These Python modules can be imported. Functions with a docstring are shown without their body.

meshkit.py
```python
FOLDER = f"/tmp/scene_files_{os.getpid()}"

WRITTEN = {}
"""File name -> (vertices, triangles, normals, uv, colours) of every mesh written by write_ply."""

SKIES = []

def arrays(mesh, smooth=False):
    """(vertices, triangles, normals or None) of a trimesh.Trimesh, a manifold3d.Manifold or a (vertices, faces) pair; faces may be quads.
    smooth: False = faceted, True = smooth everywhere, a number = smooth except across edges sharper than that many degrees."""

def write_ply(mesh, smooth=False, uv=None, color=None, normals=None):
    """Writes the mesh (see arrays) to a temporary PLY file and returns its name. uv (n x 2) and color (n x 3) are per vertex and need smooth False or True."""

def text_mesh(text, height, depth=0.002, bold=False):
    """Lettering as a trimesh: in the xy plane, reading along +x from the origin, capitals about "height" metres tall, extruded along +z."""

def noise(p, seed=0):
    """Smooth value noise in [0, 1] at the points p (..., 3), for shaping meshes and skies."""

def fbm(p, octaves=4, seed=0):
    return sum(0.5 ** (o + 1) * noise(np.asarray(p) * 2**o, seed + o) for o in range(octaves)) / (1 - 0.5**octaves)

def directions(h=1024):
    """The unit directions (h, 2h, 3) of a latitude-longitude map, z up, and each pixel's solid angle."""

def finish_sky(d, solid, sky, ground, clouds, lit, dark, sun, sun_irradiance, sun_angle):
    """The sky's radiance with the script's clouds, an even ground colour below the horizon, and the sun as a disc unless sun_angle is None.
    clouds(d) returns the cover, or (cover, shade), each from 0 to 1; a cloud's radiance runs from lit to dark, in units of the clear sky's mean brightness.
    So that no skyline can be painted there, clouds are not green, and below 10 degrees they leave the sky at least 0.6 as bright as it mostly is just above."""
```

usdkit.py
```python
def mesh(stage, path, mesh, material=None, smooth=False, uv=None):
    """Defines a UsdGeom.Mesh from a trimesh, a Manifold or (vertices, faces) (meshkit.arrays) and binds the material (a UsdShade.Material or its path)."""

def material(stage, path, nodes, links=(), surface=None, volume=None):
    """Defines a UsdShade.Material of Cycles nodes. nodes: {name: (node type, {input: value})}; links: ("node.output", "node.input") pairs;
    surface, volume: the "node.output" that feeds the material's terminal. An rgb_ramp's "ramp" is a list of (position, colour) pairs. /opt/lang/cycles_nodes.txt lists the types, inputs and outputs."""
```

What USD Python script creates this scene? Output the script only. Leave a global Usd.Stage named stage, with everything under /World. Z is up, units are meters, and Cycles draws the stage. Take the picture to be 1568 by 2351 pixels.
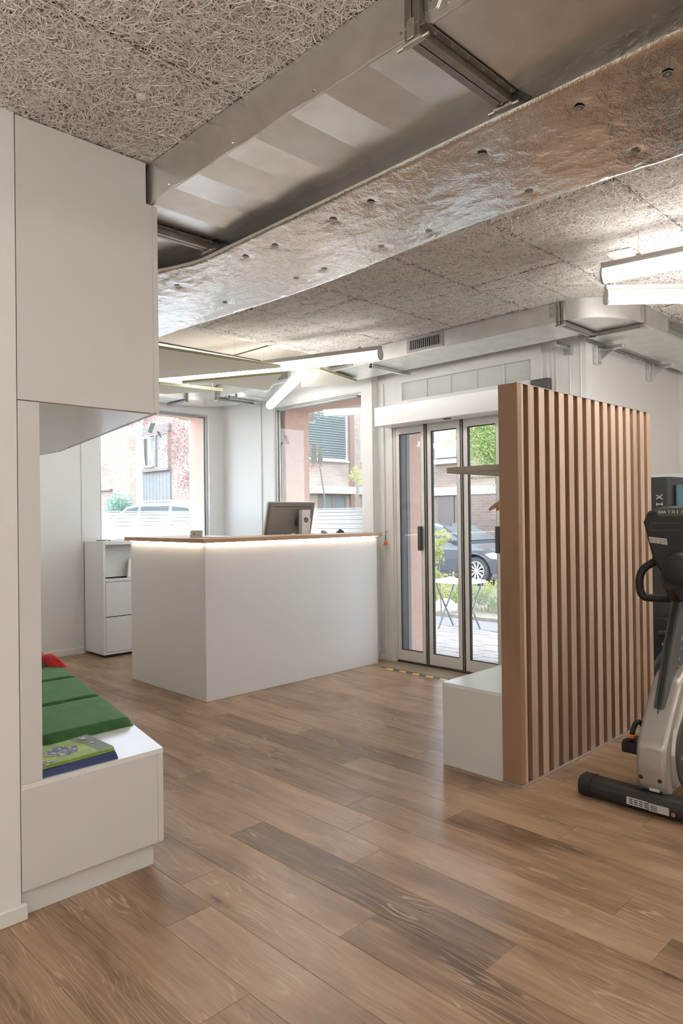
import math, random
import numpy as np
import trimesh
import usdkit, meshkit
from shapely.geometry import Polygon, box as sbox, Point
from shapely import affinity
from pxr import Usd, UsdGeom, UsdLux, UsdShade, Gf, Sdf

stage = Usd.Stage.CreateInMemory()
UsdGeom.SetStageUpAxis(stage, 'Z')
UsdGeom.SetStageMetersPerUnit(stage, 1.0)
UsdGeom.Xform.Define(stage, '/World')
rng = np.random.default_rng(7)
random.seed(7)
PI = math.pi

# ------------------------------------------------------------------ camera, sky, exposure
F_PX = 1618.98547
RIGHT = np.array([0.71219003, -0.70188119, -0.01217181])
UP = np.array([0.00430059, -0.01297632, 0.99990656])
FWD = np.array([0.70197355, 0.71217583, 0.0062231])
CAM = np.array([0, 0, 1.33])
cam = UsdGeom.Camera.Define(stage, '/World/Camera')
m4 = Gf.Matrix4d(*[float(v) for v in (*RIGHT, 0, *UP, 0, *(-FWD), 0, *CAM, 1)])
cam.AddTransformOp().Set(m4)
cam.CreateHorizontalApertureAttr(36.0)
cam.CreateVerticalApertureAttr(36.0 * 2351 / 1568)
cam.CreateFocalLengthAttr(36.0 * F_PX / 1568)
cam.CreateClippingRangeAttr(Gf.Vec2f(0.05, 500))
cam.CreateExposureAttr(0.5)
TUBE_L, TUBE_M, TUBE_FILL = 12.5, 22.0, 11.0     # brightness of the lamps over the desk, over the machines, and of the added unseen fill tubes
SKY_L = 2.5           # brightness of the overcast sky

sky = usdkit.material(stage, '/World/Looks/overcast_sky', {
    's': ('sky_texture', {'sky_type': 'multiple_scattering', 'sun_disc': False, 'sun_elevation': 0.9}),
    'tc': ('texture_coordinate', {}),
    'n': ('noise_texture', {'scale': 2.2, 'detail': 5.0}),
    'r': ('rgb_ramp', {'ramp': [(0.0, (0.80, 0.84, 0.88)), (0.6, (1.0, 1.0, 1.0)), (1.0, (1.08, 1.06, 1.03))]}),
    'k': ('mix_color', {'blend_type': 'mix', 'fac': 0.94, 'use_clamp': False}),
    'b': ('background_shader', {'strength': SKY_L})},
    [('tc.generated', 'n.vector'), ('n.fac', 'r.fac'), ('s.color', 'k.a'), ('r.color', 'k.b'), ('k.result', 'b.color')], surface='b.background')
dome = UsdLux.DomeLight.Define(stage, '/World/sky')
UsdShade.MaterialBindingAPI.Apply(dome.GetPrim()).Bind(sky)

# ------------------------------------------------------------------ naming and tagging helpers
used = {}
def numbered(parent, name):
    k = (parent, name)
    n = used.get(k, -1) + 1
    used[k] = n
    return f'{parent}/{name}' if n == 0 else f'{parent}/{name}_{n:03d}'

def tag(prim, label=None, cat=None, group=None, kind=None):
    for k, v in (('label', label), ('category', cat), ('group', group), ('kind', kind)):
        if v:
            prim.SetCustomDataByKey(k, v)

class Thing:
    """An Xform directly under /World; parts are given in world coordinates, or in local ones when local=True."""
    def __init__(self, name, label=None, cat=None, loc=(0, 0, 0), rz=0.0, group=None, kind=None, local=False):
        self.path = numbered('/World', name)
        self.name = name
        self.x = UsdGeom.Xform.Define(stage, self.path)
        self.x.AddTranslateOp().Set(Gf.Vec3d(*map(float, loc)))
        if rz:
            self.x.AddRotateZOp().Set(float(rz))
        self.off = np.zeros(3) if local else np.array(loc, float)
        self.prim = self.x.GetPrim()
        tag(self.prim, label, cat, group, kind)

    def part(self, name, mesh, mat, smooth=False, label=None, under=None, kind=None):
        parent = under or self.path
        path = numbered(parent, name)
        v, f, n = meshkit.arrays(mesh, smooth)
        m = usdkit.mesh(stage, path, trimesh.Trimesh(v - self.off, f, process=False), M[mat])
        if n is not None:
            from pxr import Vt
            m.CreateNormalsAttr(Vt.Vec3fArray.FromNumpy(n.astype(np.float32)))
            m.SetNormalsInterpolation('vertex')
        tag(m.GetPrim(), label=label, kind=kind)
        return path

    def copy(self, loc, rz=0.0, label=None, group=None):
        was = self.prim.GetCustomData()
        p = numbered('/World', self.name)
        x = UsdGeom.Xform.Define(stage, p)
        x.GetPrim().GetReferences().AddInternalReference(self.path)
        x.ClearXformOpOrder()
        x.AddTransformOp(opSuffix='put').Set(Gf.Matrix4d().SetRotate(Gf.Rotation(Gf.Vec3d(0, 0, 1), rz)) * Gf.Matrix4d().SetTranslate(Gf.Vec3d(*map(float, loc))))
        tag(x.GetPrim(), label or was.get('label'), was.get('category'), group or was.get('group'))
        x.GetPrim().SetInstanceable(True)
        return x

def solo(name, mesh, mat, label, cat, group=None, smooth=False, kind=None):
    p = numbered('/World', name)
    m = usdkit.mesh(stage, p, mesh, M[mat], smooth=smooth)
    tag(m.GetPrim(), label, cat, group, kind)
    return p

def struct(name, mesh=None, mat=None, smooth=False):
    if mesh is None:
        return Thing(name, kind='structure')
    p = numbered('/World', name)
    m = usdkit.mesh(stage, p, mesh, M[mat], smooth=smooth)
    tag(m.GetPrim(), kind='structure')
    return p

# ------------------------------------------------------------------ shape helpers
def box(x0, x1, y0, y1, z0, z1, b=0.0015):
    lo, hi = np.minimum([x0, y0, z0], [x1, y1, z1]), np.maximum([x0, y0, z0], [x1, y1, z1])
    b = min(b, 0.45 * (hi - lo).min())
    if b <= 0:
        m = trimesh.creation.box(hi - lo)
        m.apply_translation((hi + lo) / 2)
        return m
    pts = []
    for sx in (0, 1):
        for sy in (0, 1):
            for sz in (0, 1):
                c = np.where([sx, sy, sz], hi, lo)
                d = np.where([sx, sy, sz], -b, b)
                for k in range(3):
                    e = c + d
                    e[k] = c[k]
                    pts.append(e)
    return hull(pts)

def hull(pts):
    return trimesh.convex.convex_hull(np.array(pts, float))

def cat_(*ms):
    return trimesh.util.concatenate([m for m in ms])

def frame(o, u, v, w=None):
    """4x4 whose columns are the axes u, v, w at origin o."""
    u = np.array(u, float); u /= np.linalg.norm(u)
    v = np.array(v, float); v -= u * (u @ v); v /= np.linalg.norm(v)
    w = np.cross(u, v) if w is None else np.array(w, float)
    T = np.eye(4); T[:3, 0], T[:3, 1], T[:3, 2], T[:3, 3] = u, v, w, o
    return T

def extrude(poly, h, T=None):
    """shapely polygon in the xy plane, extruded along +z by h, placed by T."""
    if not isinstance(poly, Polygon) and not hasattr(poly, 'geom_type'):
        poly = Polygon(poly)
    gs = getattr(poly, 'geoms', [poly])
    m = cat_(*[trimesh.creation.extrude_polygon(g, h, engine='earcut') for g in gs])
    if T is not None:
        m.apply_transform(T)
    return m

def prism_z(pts, z0, z1):
    m = extrude(Polygon(pts), z1 - z0)
    m.apply_translation((0, 0, z0))
    return m

def slab_x(poly_yz, x0, x1):      # polygon in (y, z), thickness along x
    T = np.eye(4); T[:3, 0], T[:3, 1], T[:3, 2], T[:3, 3] = (0, 1, 0), (0, 0, 1), (1, 0, 0), (x0, 0, 0)
    return extrude(poly_yz, x1 - x0, T)

def slab_y(poly_xz, y0, y1):      # polygon in (x, z), thickness along y
    T = np.eye(4); T[:3, 0], T[:3, 1], T[:3, 2], T[:3, 3] = (1, 0, 0), (0, 0, 1), (0, -1, 0), (0, y1, 0)
    return extrude(poly_xz, y1 - y0, T)

def smooth_path(p, n=6):
    p = np.array(p, float)
    if len(p) < 3:
        return p
    out = []
    for i in range(len(p) - 1):
        p0, p1, p2, p3 = p[max(i - 1, 0)], p[i], p[i + 1], p[min(i + 2, len(p) - 1)]
        for t in np.linspace(0, 1, n, endpoint=False):
            out.append(0.5 * (2 * p1 + (p2 - p0) * t + (2 * p0 - 5 * p1 + 4 * p2 - p3) * t ** 2 + (3 * p1 - p0 - 3 * p2 + p3) * t ** 3))
    return np.array(out + [p[-1]])

def tube(path, r, n=10, smooth=0):
    p = smooth_path(path, smooth) if smooth else np.array(path, float)
    r = np.interp(np.linspace(0, 1, len(p)), np.linspace(0, 1, len(r)), r) if np.ndim(r) else np.full(len(p), float(r))
    t = np.gradient(p, axis=0)
    t /= np.linalg.norm(t, axis=1, keepdims=True)
    a = np.cross(t[0], [0, 0, 1.0] if abs(t[0][2]) < 0.9 else [1.0, 0, 0])
    rings = []
    ang = np.arange(n) * 2 * PI / n
    for i in range(len(p)):
        a = a - t[i] * (a @ t[i]); a /= np.linalg.norm(a)
        b = np.cross(t[i], a)
        rings.append(p[i] + r[i] * (np.cos(ang)[:, None] * a + np.sin(ang)[:, None] * b))
    v = np.vstack(rings + [p[:1], p[-1:]])
    f = []
    k = len(p)
    for i in range(k - 1):
        for j in range(n):
            q = (j + 1) % n
            f += [[i * n + j, i * n + q, (i + 1) * n + q], [i * n + j, (i + 1) * n + q, (i + 1) * n + j]]
    for j in range(n):
        q = (j + 1) % n
        f += [[k * n, q, j], [k * n + 1, (k - 1) * n + j, (k - 1) * n + q]]
    m = trimesh.Trimesh(v, f, process=False)
    if m.volume < 0:
        m.invert()
    return m

def cyl(p0, p1, r, n=20):
    return tube([p0, p1], r, n)

def lathe(profile, n=28, T=None):
    m = trimesh.creation.revolve(np.array(profile, float), sections=n)
    if T is not None:
        m.apply_transform(T)
    return m

def rounded(w, h, r, n=5):
    return sbox(-w / 2 + r, -h / 2 + r, w / 2 - r, h / 2 - r).buffer(r, quad_segs=n)

def text(s, height, o, u, v, depth=0.001, bold=False, center=False):
    m = meshkit.text_mesh(s, height, depth, bold)
    if center:
        m.apply_translation((-(m.bounds[0][0] + m.bounds[1][0]) / 2, -(m.bounds[0][1] + m.bounds[1][1]) / 2, 0))
    m.apply_transform(frame(o, u, v))
    return m

def strip_text(s, height, length, o, u, v, depth=0.001):
    m = meshkit.text_mesh(s, height, depth, True)
    m.apply_scale([length / m.extents[0], 1, 1])
    m.apply_transform(frame(o, u, v))
    return m

# ------------------------------------------------------------------ materials
M = {}
def mat(name, color, rough=0.5, metal=0.0, noise=None, bump=None, **kw):
    """noise=(scale, amount); bump=(scale, strength, distance)"""
    nodes = {'p': ('principled_bsdf', {'base_color': color, 'roughness': rough, 'metallic': metal, **kw})}
    links = []
    if noise or bump:
        nodes['g'] = ('geometry', {})
    if noise:
        nodes['n'] = ('noise_texture', {'scale': noise[0], 'detail': 4.0})
        a = noise[1]
        nodes['r'] = ('rgb_ramp', {'ramp': [(0.25, tuple(c * (1 - a) for c in color)), (0.75, tuple(min(1, c * (1 + a)) for c in color))]})
        links += [('g.position', 'n.vector'), ('n.fac', 'r.fac'), ('r.color', 'p.base_color')]
    if bump:
        nodes['bn'] = ('noise_texture', {'scale': bump[0], 'detail': 3.0})
        nodes['b'] = ('bump', {'strength': bump[1], 'distance': bump[2]})
        links += [('g.position', 'bn.vector'), ('bn.fac', 'b.height'), ('b.normal', 'p.normal')]
    M[name] = usdkit.material(stage, f'/World/Looks/{name}', nodes, links, surface='p.BSDF')

def emit(name, color, strength):
    M[name] = usdkit.material(stage, f'/World/Looks/{name}', {'e': ('emission', {'color': color, 'strength': strength})}, [], surface='e.emission')

def wood(name, tones, axis='y', grain=1.0, rough=0.42, contrast=1.0, knots=True, bump=0.25):
    """tones: dark, mid, light. The grain runs along the axis; every object shifts the pattern and the tone a little."""
    sc = {'x': (0.10, 1, 1), 'y': (1, 0.10, 1), 'z': (1, 1, 0.10)}[axis]
    d, mi, li = tones
    nodes = {
        'g': ('geometry', {}), 'oi': ('object_info', {}),
        'm1': ('math', {'math_type': 'multiply', 'value2': 53.0}),
        'cx': ('combine_xyz', {}),
        'add': ('vector_math', {'math_type': 'add'}),
        'map': ('mapping', {'scale': tuple(s * grain for s in sc)}),
        'big': ('noise_texture', {'scale': 5.5, 'detail': 4.0, 'roughness': 0.55, 'distortion': 0.8}),
        'mapf': ('mapping', {'scale': tuple((s if s == 1 else 0.03) * grain for s in sc)}),
        'fine': ('noise_texture', {'scale': 95.0, 'detail': 3.0, 'roughness': 0.6}),
        'wv': ('wave_texture', {'wave_type': 'bands', 'bands_direction': {'x': 'y', 'y': 'x', 'z': 'x'}[axis], 'scale': 9.0, 'distortion': 9.0, 'detail': 3.0, 'detail_scale': 0.9}),
        'wr': ('rgb_ramp', {'ramp': [(0.0, (0, 0, 0)), (0.72, (0.0, 0, 0)), (0.98, (1, 1, 1))]}),
        's1': ('math', {'math_type': 'multiply', 'value2': 0.62 * contrast}),
        's2': ('math', {'math_type': 'multiply_add', 'value2': 0.26 * contrast}),
        's3': ('math', {'math_type': 'multiply_add', 'value2': 0.10}),
        's4': ('math', {'math_type': 'multiply_add', 'value2': 0.22}),
        'ramp': ('rgb_ramp', {'ramp': [(0.22, d), (0.5, mi), (0.80, li)]}),
        'p': ('principled_bsdf', {'roughness': rough}),
        'b': ('bump', {'strength': bump, 'distance': 0.0012}),
        'mm': ('mix_color', {'blend_type': 'multiply', 'fac': 0.0}),
    }
    links = [('oi.random', 'm1.value1'), ('m1.value', 'cx.x'), ('m1.value', 'cx.y'), ('m1.value', 'cx.z'),
             ('g.position', 'add.vector1'), ('cx.vector', 'add.vector2'), ('add.vector', 'map.vector'), ('map.vector', 'big.vector'),
             ('add.vector', 'mapf.vector'), ('mapf.vector', 'fine.vector'), ('map.vector', 'wv.vector'), ('wv.fac', 'wr.fac'),
             ('big.fac', 's1.value1'), ('fine.fac', 's2.value1'), ('s1.value', 's2.value3'), ('wr.color', 's3.value1'), ('s2.value', 's3.value3'),
             ('oi.random', 's4.value1'), ('s3.value', 's4.value3'), ('s4.value', 'ramp.fac'),
             ('fine.fac', 'b.height'), ('b.normal', 'p.normal')]
    if knots:
        ks = {'x': (0.9, 5.0, 5.0), 'y': (5.0, 0.9, 5.0), 'z': (5.0, 5.0, 0.9)}[axis]
        nodes['km'] = ('mapping', {'scale': ks})
        nodes['kd'] = ('noise_texture', {'scale': 30.0, 'detail': 2.0})
        nodes['kv'] = ('voronoi_texture', {'scale': 0.62, 'feature': 'f1'})
        nodes['kma'] = ('math', {'math_type': 'multiply_add', 'value2': 0.10})
        nodes['kr'] = ('rgb_ramp', {'ramp': [(0.0, (0.22, 0.17, 0.13)), (0.095, (0.34, 0.27, 0.21)), (0.135, (0.74, 0.68, 0.62)), (0.30, (1, 1, 1))]})
        nodes['mm'] = ('mix_color', {'blend_type': 'multiply', 'fac': 0.85})
        links += [('add.vector', 'km.vector'), ('km.vector', 'kv.vector'), ('add.vector', 'kd.vector'), ('kd.fac', 'kma.value1'), ('kv.distance', 'kma.value3'), ('kma.value', 'kr.fac'), ('kr.color', 'mm.b')]
    links += [('ramp.color', 'mm.a'), ('mm.result', 'p.base_color')]
    M[name] = usdkit.material(stage, f'/World/Looks/{name}', nodes, links, surface='p.BSDF')

def plank_wood(name, dark, mid, light, lime, shift):
    """vinyl oak plank: smoky streaks, limed cathedral grain, pores and a few knots; the grain runs along y"""
    nodes = {
        'g': ('geometry', {}), 'oi': ('object_info', {}), 'm1': ('math', {'math_type': 'multiply', 'value2': 61.0}), 'cx': ('combine_xyz', {}),
        'add': ('vector_math', {'math_type': 'add'}),
        'mA': ('mapping', {'scale': (1.0, 0.20, 1.0)}), 'A': ('noise_texture', {'scale': 6.5, 'detail': 3.0, 'roughness': 0.55, 'distortion': 0.5}),
        'mB': ('mapping', {'scale': (1.0, 0.045, 1.0)}), 'B': ('noise_texture', {'scale': 60.0, 'detail': 4.0, 'roughness': 0.6, 'distortion': 0.2}),
        'mC': ('mapping', {'scale': (1.0, 0.13, 1.0)}), 'C': ('wave_texture', {'wave_type': 'bands', 'bands_direction': 'x', 'scale': 20.0, 'distortion': 40.0, 'detail': 2.0, 'detail_scale': 0.55, 'detail_roughness': 0.5}),
        'Cr': ('rgb_ramp', {'ramp': [(0.0, (0, 0, 0)), (0.78, (0.0, 0, 0)), (1.0, (1, 1, 1))]}),
        'D': ('noise_texture', {'scale': 260.0, 'detail': 2.0, 'roughness': 0.6}),
        'Dr': ('rgb_ramp', {'ramp': [(0.0, (0.55, 0.55, 0.55)), (0.36, (0.80, 0.80, 0.80)), (0.46, (1, 1, 1))]}),
        'E': ('noise_texture', {'scale': 3.0, 'detail': 2.0}), 'Er': ('rgb_ramp', {'ramp': [(0.42, (0, 0, 0)), (0.66, (1, 1, 1))]}),
        'a1': ('math', {'math_type': 'multiply_add', 'value2': 1.30, 'value3': -0.65 + 0.5 + shift}),
        'a2': ('math', {'math_type': 'multiply_add', 'value2': 0.40}),
        'a3': ('math', {'math_type': 'multiply_add', 'value2': 0.18}),
        'a4': ('math', {'math_type': 'add', 'value2': -0.20 - 0.09}),
        'ramp': ('rgb_ramp', {'ramp': [(0.12, dark), (0.50, mid), (0.86, light)]}),
        'lf': ('math', {'math_type': 'multiply'}), 'lf2': ('math', {'math_type': 'multiply', 'value2': 0.65}),
        'lm': ('mix_color', {'blend_type': 'mix', 'b': lime}),
        'pm': ('mix_color', {'blend_type': 'multiply', 'fac': 0.8}),
        'km': ('mapping', {'scale': (4.2, 1.25, 4.2)}), 'kd': ('noise_texture', {'scale': 48.0, 'detail': 4.0}),
        'kv': ('voronoi_texture', {'scale': 0.85, 'feature': 'f1'}), 'kma': ('math', {'math_type': 'multiply_add', 'value2': 0.11}),
        'kr': ('rgb_ramp', {'ramp': [(0.0, (0.20, 0.17, 0.15)), (0.075, (0.30, 0.25, 0.21)), (0.10, (0.62, 0.56, 0.50)), (0.15, (0.88, 0.85, 0.82)), (0.26, (1, 1, 1))]}),
        'mm': ('mix_color', {'blend_type': 'multiply', 'fac': 0.95}),
        'rr': ('rgb_ramp', {'ramp': [(0.3, (0.27, 0.27, 0.27)), (0.7, (0.37, 0.37, 0.37))]}),
        'p': ('principled_bsdf', {'specular_ior_level': 0.45}), 'b': ('bump', {'strength': 0.18, 'distance': 0.0010})}
    links = [('oi.random', 'm1.value1'), ('m1.value', 'cx.x'), ('m1.value', 'cx.y'), ('m1.value', 'cx.z'), ('g.position', 'add.vector1'), ('cx.vector', 'add.vector2')]
    for k in 'ABC':
        links += [('add.vector', f'm{k}.vector'), (f'm{k}.vector', f'{k}.vector')]
    links += [('mB.vector', 'D.vector'), ('add.vector', 'E.vector'), ('E.fac', 'Er.fac'), ('C.fac', 'Cr.fac'), ('D.fac', 'Dr.fac'),
              ('A.fac', 'a1.value1'), ('B.fac', 'a2.value1'), ('a1.value', 'a2.value3'), ('oi.random', 'a3.value1'), ('a2.value', 'a3.value3'), ('a3.value', 'a4.value1'), ('a4.value', 'ramp.fac'),
              ('Cr.color', 'lf.value1'), ('Er.color', 'lf.value2'), ('lf.value', 'lf2.value1'), ('lf2.value', 'lm.fac'), ('ramp.color', 'lm.a'),
              ('lm.result', 'pm.a'), ('Dr.color', 'pm.b'),
              ('add.vector', 'km.vector'), ('km.vector', 'kv.vector'), ('add.vector', 'kd.vector'), ('kd.fac', 'kma.value1'), ('kv.distance', 'kma.value3'), ('kma.value', 'kr.fac'),
              ('pm.result', 'mm.a'), ('kr.color', 'mm.b'), ('mm.result', 'p.base_color'), ('B.fac', 'rr.fac'), ('rr.color', 'p.roughness'), ('B.fac', 'b.height'), ('b.normal', 'p.normal')]
    M[name] = usdkit.material(stage, f'/World/Looks/{name}', nodes, links, surface='p.BSDF')
FD, FM_, FL_, FX = (0.150, 0.086, 0.046), (0.335, 0.208, 0.122), (0.455, 0.305, 0.190), (0.57, 0.43, 0.30)
plank_wood('floor_oak', FD, FM_, FL_, FX, 0.0)
plank_wood('floor_oak_dark', FD, FM_, FL_, FX, -0.14)
plank_wood('floor_oak_light', FD, FM_, FL_, FX, 0.06)
wood('slat_oak_lit', ((0.27, 0.175, 0.115), (0.46, 0.32, 0.23), (0.60, 0.45, 0.345)), 'z', rough=0.42, contrast=1.15, knots=False)  # paler than the slat sides, partly lamp light painted into the tone
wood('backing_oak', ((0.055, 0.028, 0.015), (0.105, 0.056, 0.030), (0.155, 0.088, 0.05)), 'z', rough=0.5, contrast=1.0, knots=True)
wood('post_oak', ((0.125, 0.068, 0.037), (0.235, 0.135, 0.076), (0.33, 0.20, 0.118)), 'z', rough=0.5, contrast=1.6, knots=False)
wood('counter_oak', ((0.44, 0.27, 0.15), (0.62, 0.415, 0.26), (0.73, 0.53, 0.36)), 'x', rough=0.45, contrast=0.7, knots=False)
wood('hanger_wood', ((0.36, 0.18, 0.08), (0.50, 0.27, 0.13), (0.6, 0.35, 0.18)), 'y', rough=0.35, knots=False)
mat('wall_white', (0.80, 0.795, 0.775), 0.6, bump=(180, 0.06, 0.001))
mat('cabinet_white', (0.70, 0.685, 0.665), 0.38)
mat('gloss_white', (0.82, 0.82, 0.81), 0.22)
mat('desk_white', (0.80, 0.785, 0.765), 0.42)
mat('frame_white', (0.78, 0.77, 0.74), 0.4)
mat('wood_wool', (0.93, 0.895, 0.855), 0.9, noise=(60, 0.06), bump=(420, 0.4, 0.003))
mat('wood_wool_gap_shade', (0.45, 0.40, 0.35), 0.9, noise=(60, 0.1))  # board core, its colour darkened as shade between the strands
mat('galvanized', (0.83, 0.835, 0.82), 0.30, 0.97, noise=(9, 0.10), bump=(5, 0.10, 0.01))
mat('galvanized_bright', (0.70, 0.71, 0.70), 0.22, 1.0, noise=(40, 0.12))
mat('galvanized_dark', (0.34, 0.33, 0.31), 0.35, 0.95, noise=(30, 0.15))
mat('pin_metal', (0.35, 0.35, 0.34), 0.3, 1.0)
mat('alu', (0.62, 0.61, 0.58), 0.35, 0.6)
mat('alu_frame', (0.74, 0.715, 0.67), 0.4, 0.15)
mat('silver_trim', (0.72, 0.72, 0.71), 0.25, 0.9)
mat('dark_seal', (0.035, 0.034, 0.032), 0.5)
mat('charcoal', (0.05, 0.049, 0.048), 0.45)
mat('lamp_grey', (0.42, 0.395, 0.37), 0.45)
mat('cable_grey', (0.52, 0.49, 0.46), 0.5)
mat('cable_white', (0.72, 0.69, 0.65), 0.5)
mat('acoustic_cream', (0.84, 0.845, 0.74), 0.85)
mat('acoustic_edge', (0.34, 0.34, 0.195), 0.85)
mat('grille_grey', (0.36, 0.355, 0.34), 0.4, 0.5)
mat('black_void', (0.012, 0.012, 0.012), 0.8)
mat('joint_shade', (0.06, 0.052, 0.045), 0.9)  # painted shade for the gaps between ceiling boards
mat('mat_brown', (0.26, 0.20, 0.13), 0.9, noise=(200, 0.2))
mat('tape_yellow', (0.78, 0.50, 0.16), 0.5)
mat('tape_black', (0.09, 0.095, 0.105), 0.5)
mat('velvet_green', (0.045, 0.135, 0.040), 0.85, noise=(22, 0.28), bump=(500, 0.5, 0.003), sheen_weight=0.9, sheen_roughness=0.35, sheen_tint=(0.35, 0.62, 0.30))
mat('red_cloth', (0.75, 0.035, 0.03), 0.6, noise=(30, 0.2))
mat('grey_cloth', (0.055, 0.052, 0.05), 0.75, noise=(30, 0.3))
mat('mag_blue', (0.055, 0.085, 0.20), 0.35)
mat('mag_pages', (0.75, 0.74, 0.71), 0.7)
mat('mag_orange', (0.46, 0.29, 0.13), 0.35, noise=(40, 0.3))
mat('mag_grey_green', (0.16, 0.20, 0.14), 0.35)
mat('print_white', (0.85, 0.85, 0.83), 0.5)
mat('print_green', (0.30, 0.45, 0.07), 0.3, noise=(14, 0.35))
M['print_photo'] = usdkit.material(stage, '/World/Looks/print_photo', {
    'g': ('geometry', {}), 'v': ('voronoi_texture', {'scale': 95.0}),
    'r': ('rgb_ramp', {'interpolate': False, 'ramp': [(0.0, (0.06, 0.08, 0.20)), (0.35, (0.10, 0.13, 0.28)), (0.55, (0.03, 0.04, 0.07)), (0.65, (0.35, 0.42, 0.50)), (0.75, (0.12, 0.45, 0.32)), (0.86, (0.62, 0.45, 0.36))]}),
    's': ('separate_color', {}), 'p': ('principled_bsdf', {'roughness': 0.3})},
    [('g.position', 'v.vector'), ('v.color', 's.color'), ('s.r', 'r.fac'), ('r.color', 'p.base_color')], surface='p.BSDF')
mat('monitor_back', (0.24, 0.215, 0.195), 0.38, 0.35)
mat('monitor_edge', (0.62, 0.60, 0.56), 0.35, 0.3)
mat('logo_dark', (0.03, 0.027, 0.026), 0.5)
mat('paper', (0.83, 0.83, 0.82), 0.6)
mat('card_grey', (0.58, 0.57, 0.54), 0.5)
mat('shelf_beige', (0.42, 0.37, 0.30), 0.45, 0.2)
mat('box_dark', (0.10, 0.092, 0.085), 0.5)
mat('bike_black', (0.022, 0.021, 0.021), 0.42)
mat('bike_rubber', (0.014, 0.014, 0.014), 0.6, bump=(600, 0.3, 0.001))
mat('bike_grey', (0.085, 0.088, 0.083), 0.42)
mat('bike_silver', (0.45, 0.42, 0.385), 0.36, 0.55)
mat('bike_brown', (0.07, 0.058, 0.05), 0.5)
mat('tower_grey', (0.042, 0.041, 0.040), 0.45)
mat('tower_black', (0.025, 0.025, 0.026), 0.5)
mat('tower_teal', (0.12, 0.21, 0.24), 0.25)
mat('tower_light', (0.52, 0.54, 0.55), 0.3)
mat('letter_grey', (0.42, 0.42, 0.41), 0.5)
mat('letter_white', (0.85, 0.85, 0.84), 0.5)
mat('orange_plastic', (0.85, 0.27, 0.05), 0.4)
mat('chrome', (0.8, 0.8, 0.8), 0.12, 1.0)
mat('toy_red', (0.75, 0.10, 0.04), 0.4)
mat('toy_green', (0.04, 0.30, 0.10), 0.4)
mat('toy_cream', (0.8, 0.68, 0.4), 0.4)
# outside
mat('pink_render', (0.62, 0.42, 0.345), 0.9, noise=(16, 0.06), bump=(70, 0.7, 0.008))
mat('pavers', (0.33, 0.305, 0.285), 0.9, noise=(30, 0.12))
mat('asphalt', (0.21, 0.20, 0.195), 0.9, noise=(60, 0.15))
mat('soil', (0.24, 0.215, 0.165), 0.95, noise=(12, 0.3))
mat('stone', (0.55, 0.50, 0.45), 0.9, noise=(9, 0.2), bump=(20, 0.5, 0.02))
mat('soffit', (0.82, 0.82, 0.80), 0.8)
mat('ext_white', (0.60, 0.60, 0.59), 0.6)
mat('garage_brown', (0.20, 0.172, 0.158), 0.7)
mat('panel_grey', (0.50, 0.50, 0.49), 0.7)
mat('board_grey', (0.21, 0.21, 0.205), 0.7)
mat('win_brown', (0.27, 0.185, 0.145), 0.6)
mat('win_dark', (0.20, 0.23, 0.22), 0.2)
mat('blind_grey', (0.36, 0.39, 0.37), 0.4, 0.2)
mat('car_black', (0.055, 0.06, 0.068), 0.12, coat_weight=1.0)
mat('car_white', (0.85, 0.85, 0.85), 0.2, coat_weight=0.6)
mat('car_silver', (0.62, 0.63, 0.64), 0.2, coat_weight=0.6)
mat('car_glass', (0.085, 0.10, 0.098), 0.25, specular_ior_level=0.25)
mat('tyre', (0.06, 0.06, 0.06), 0.8)
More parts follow.
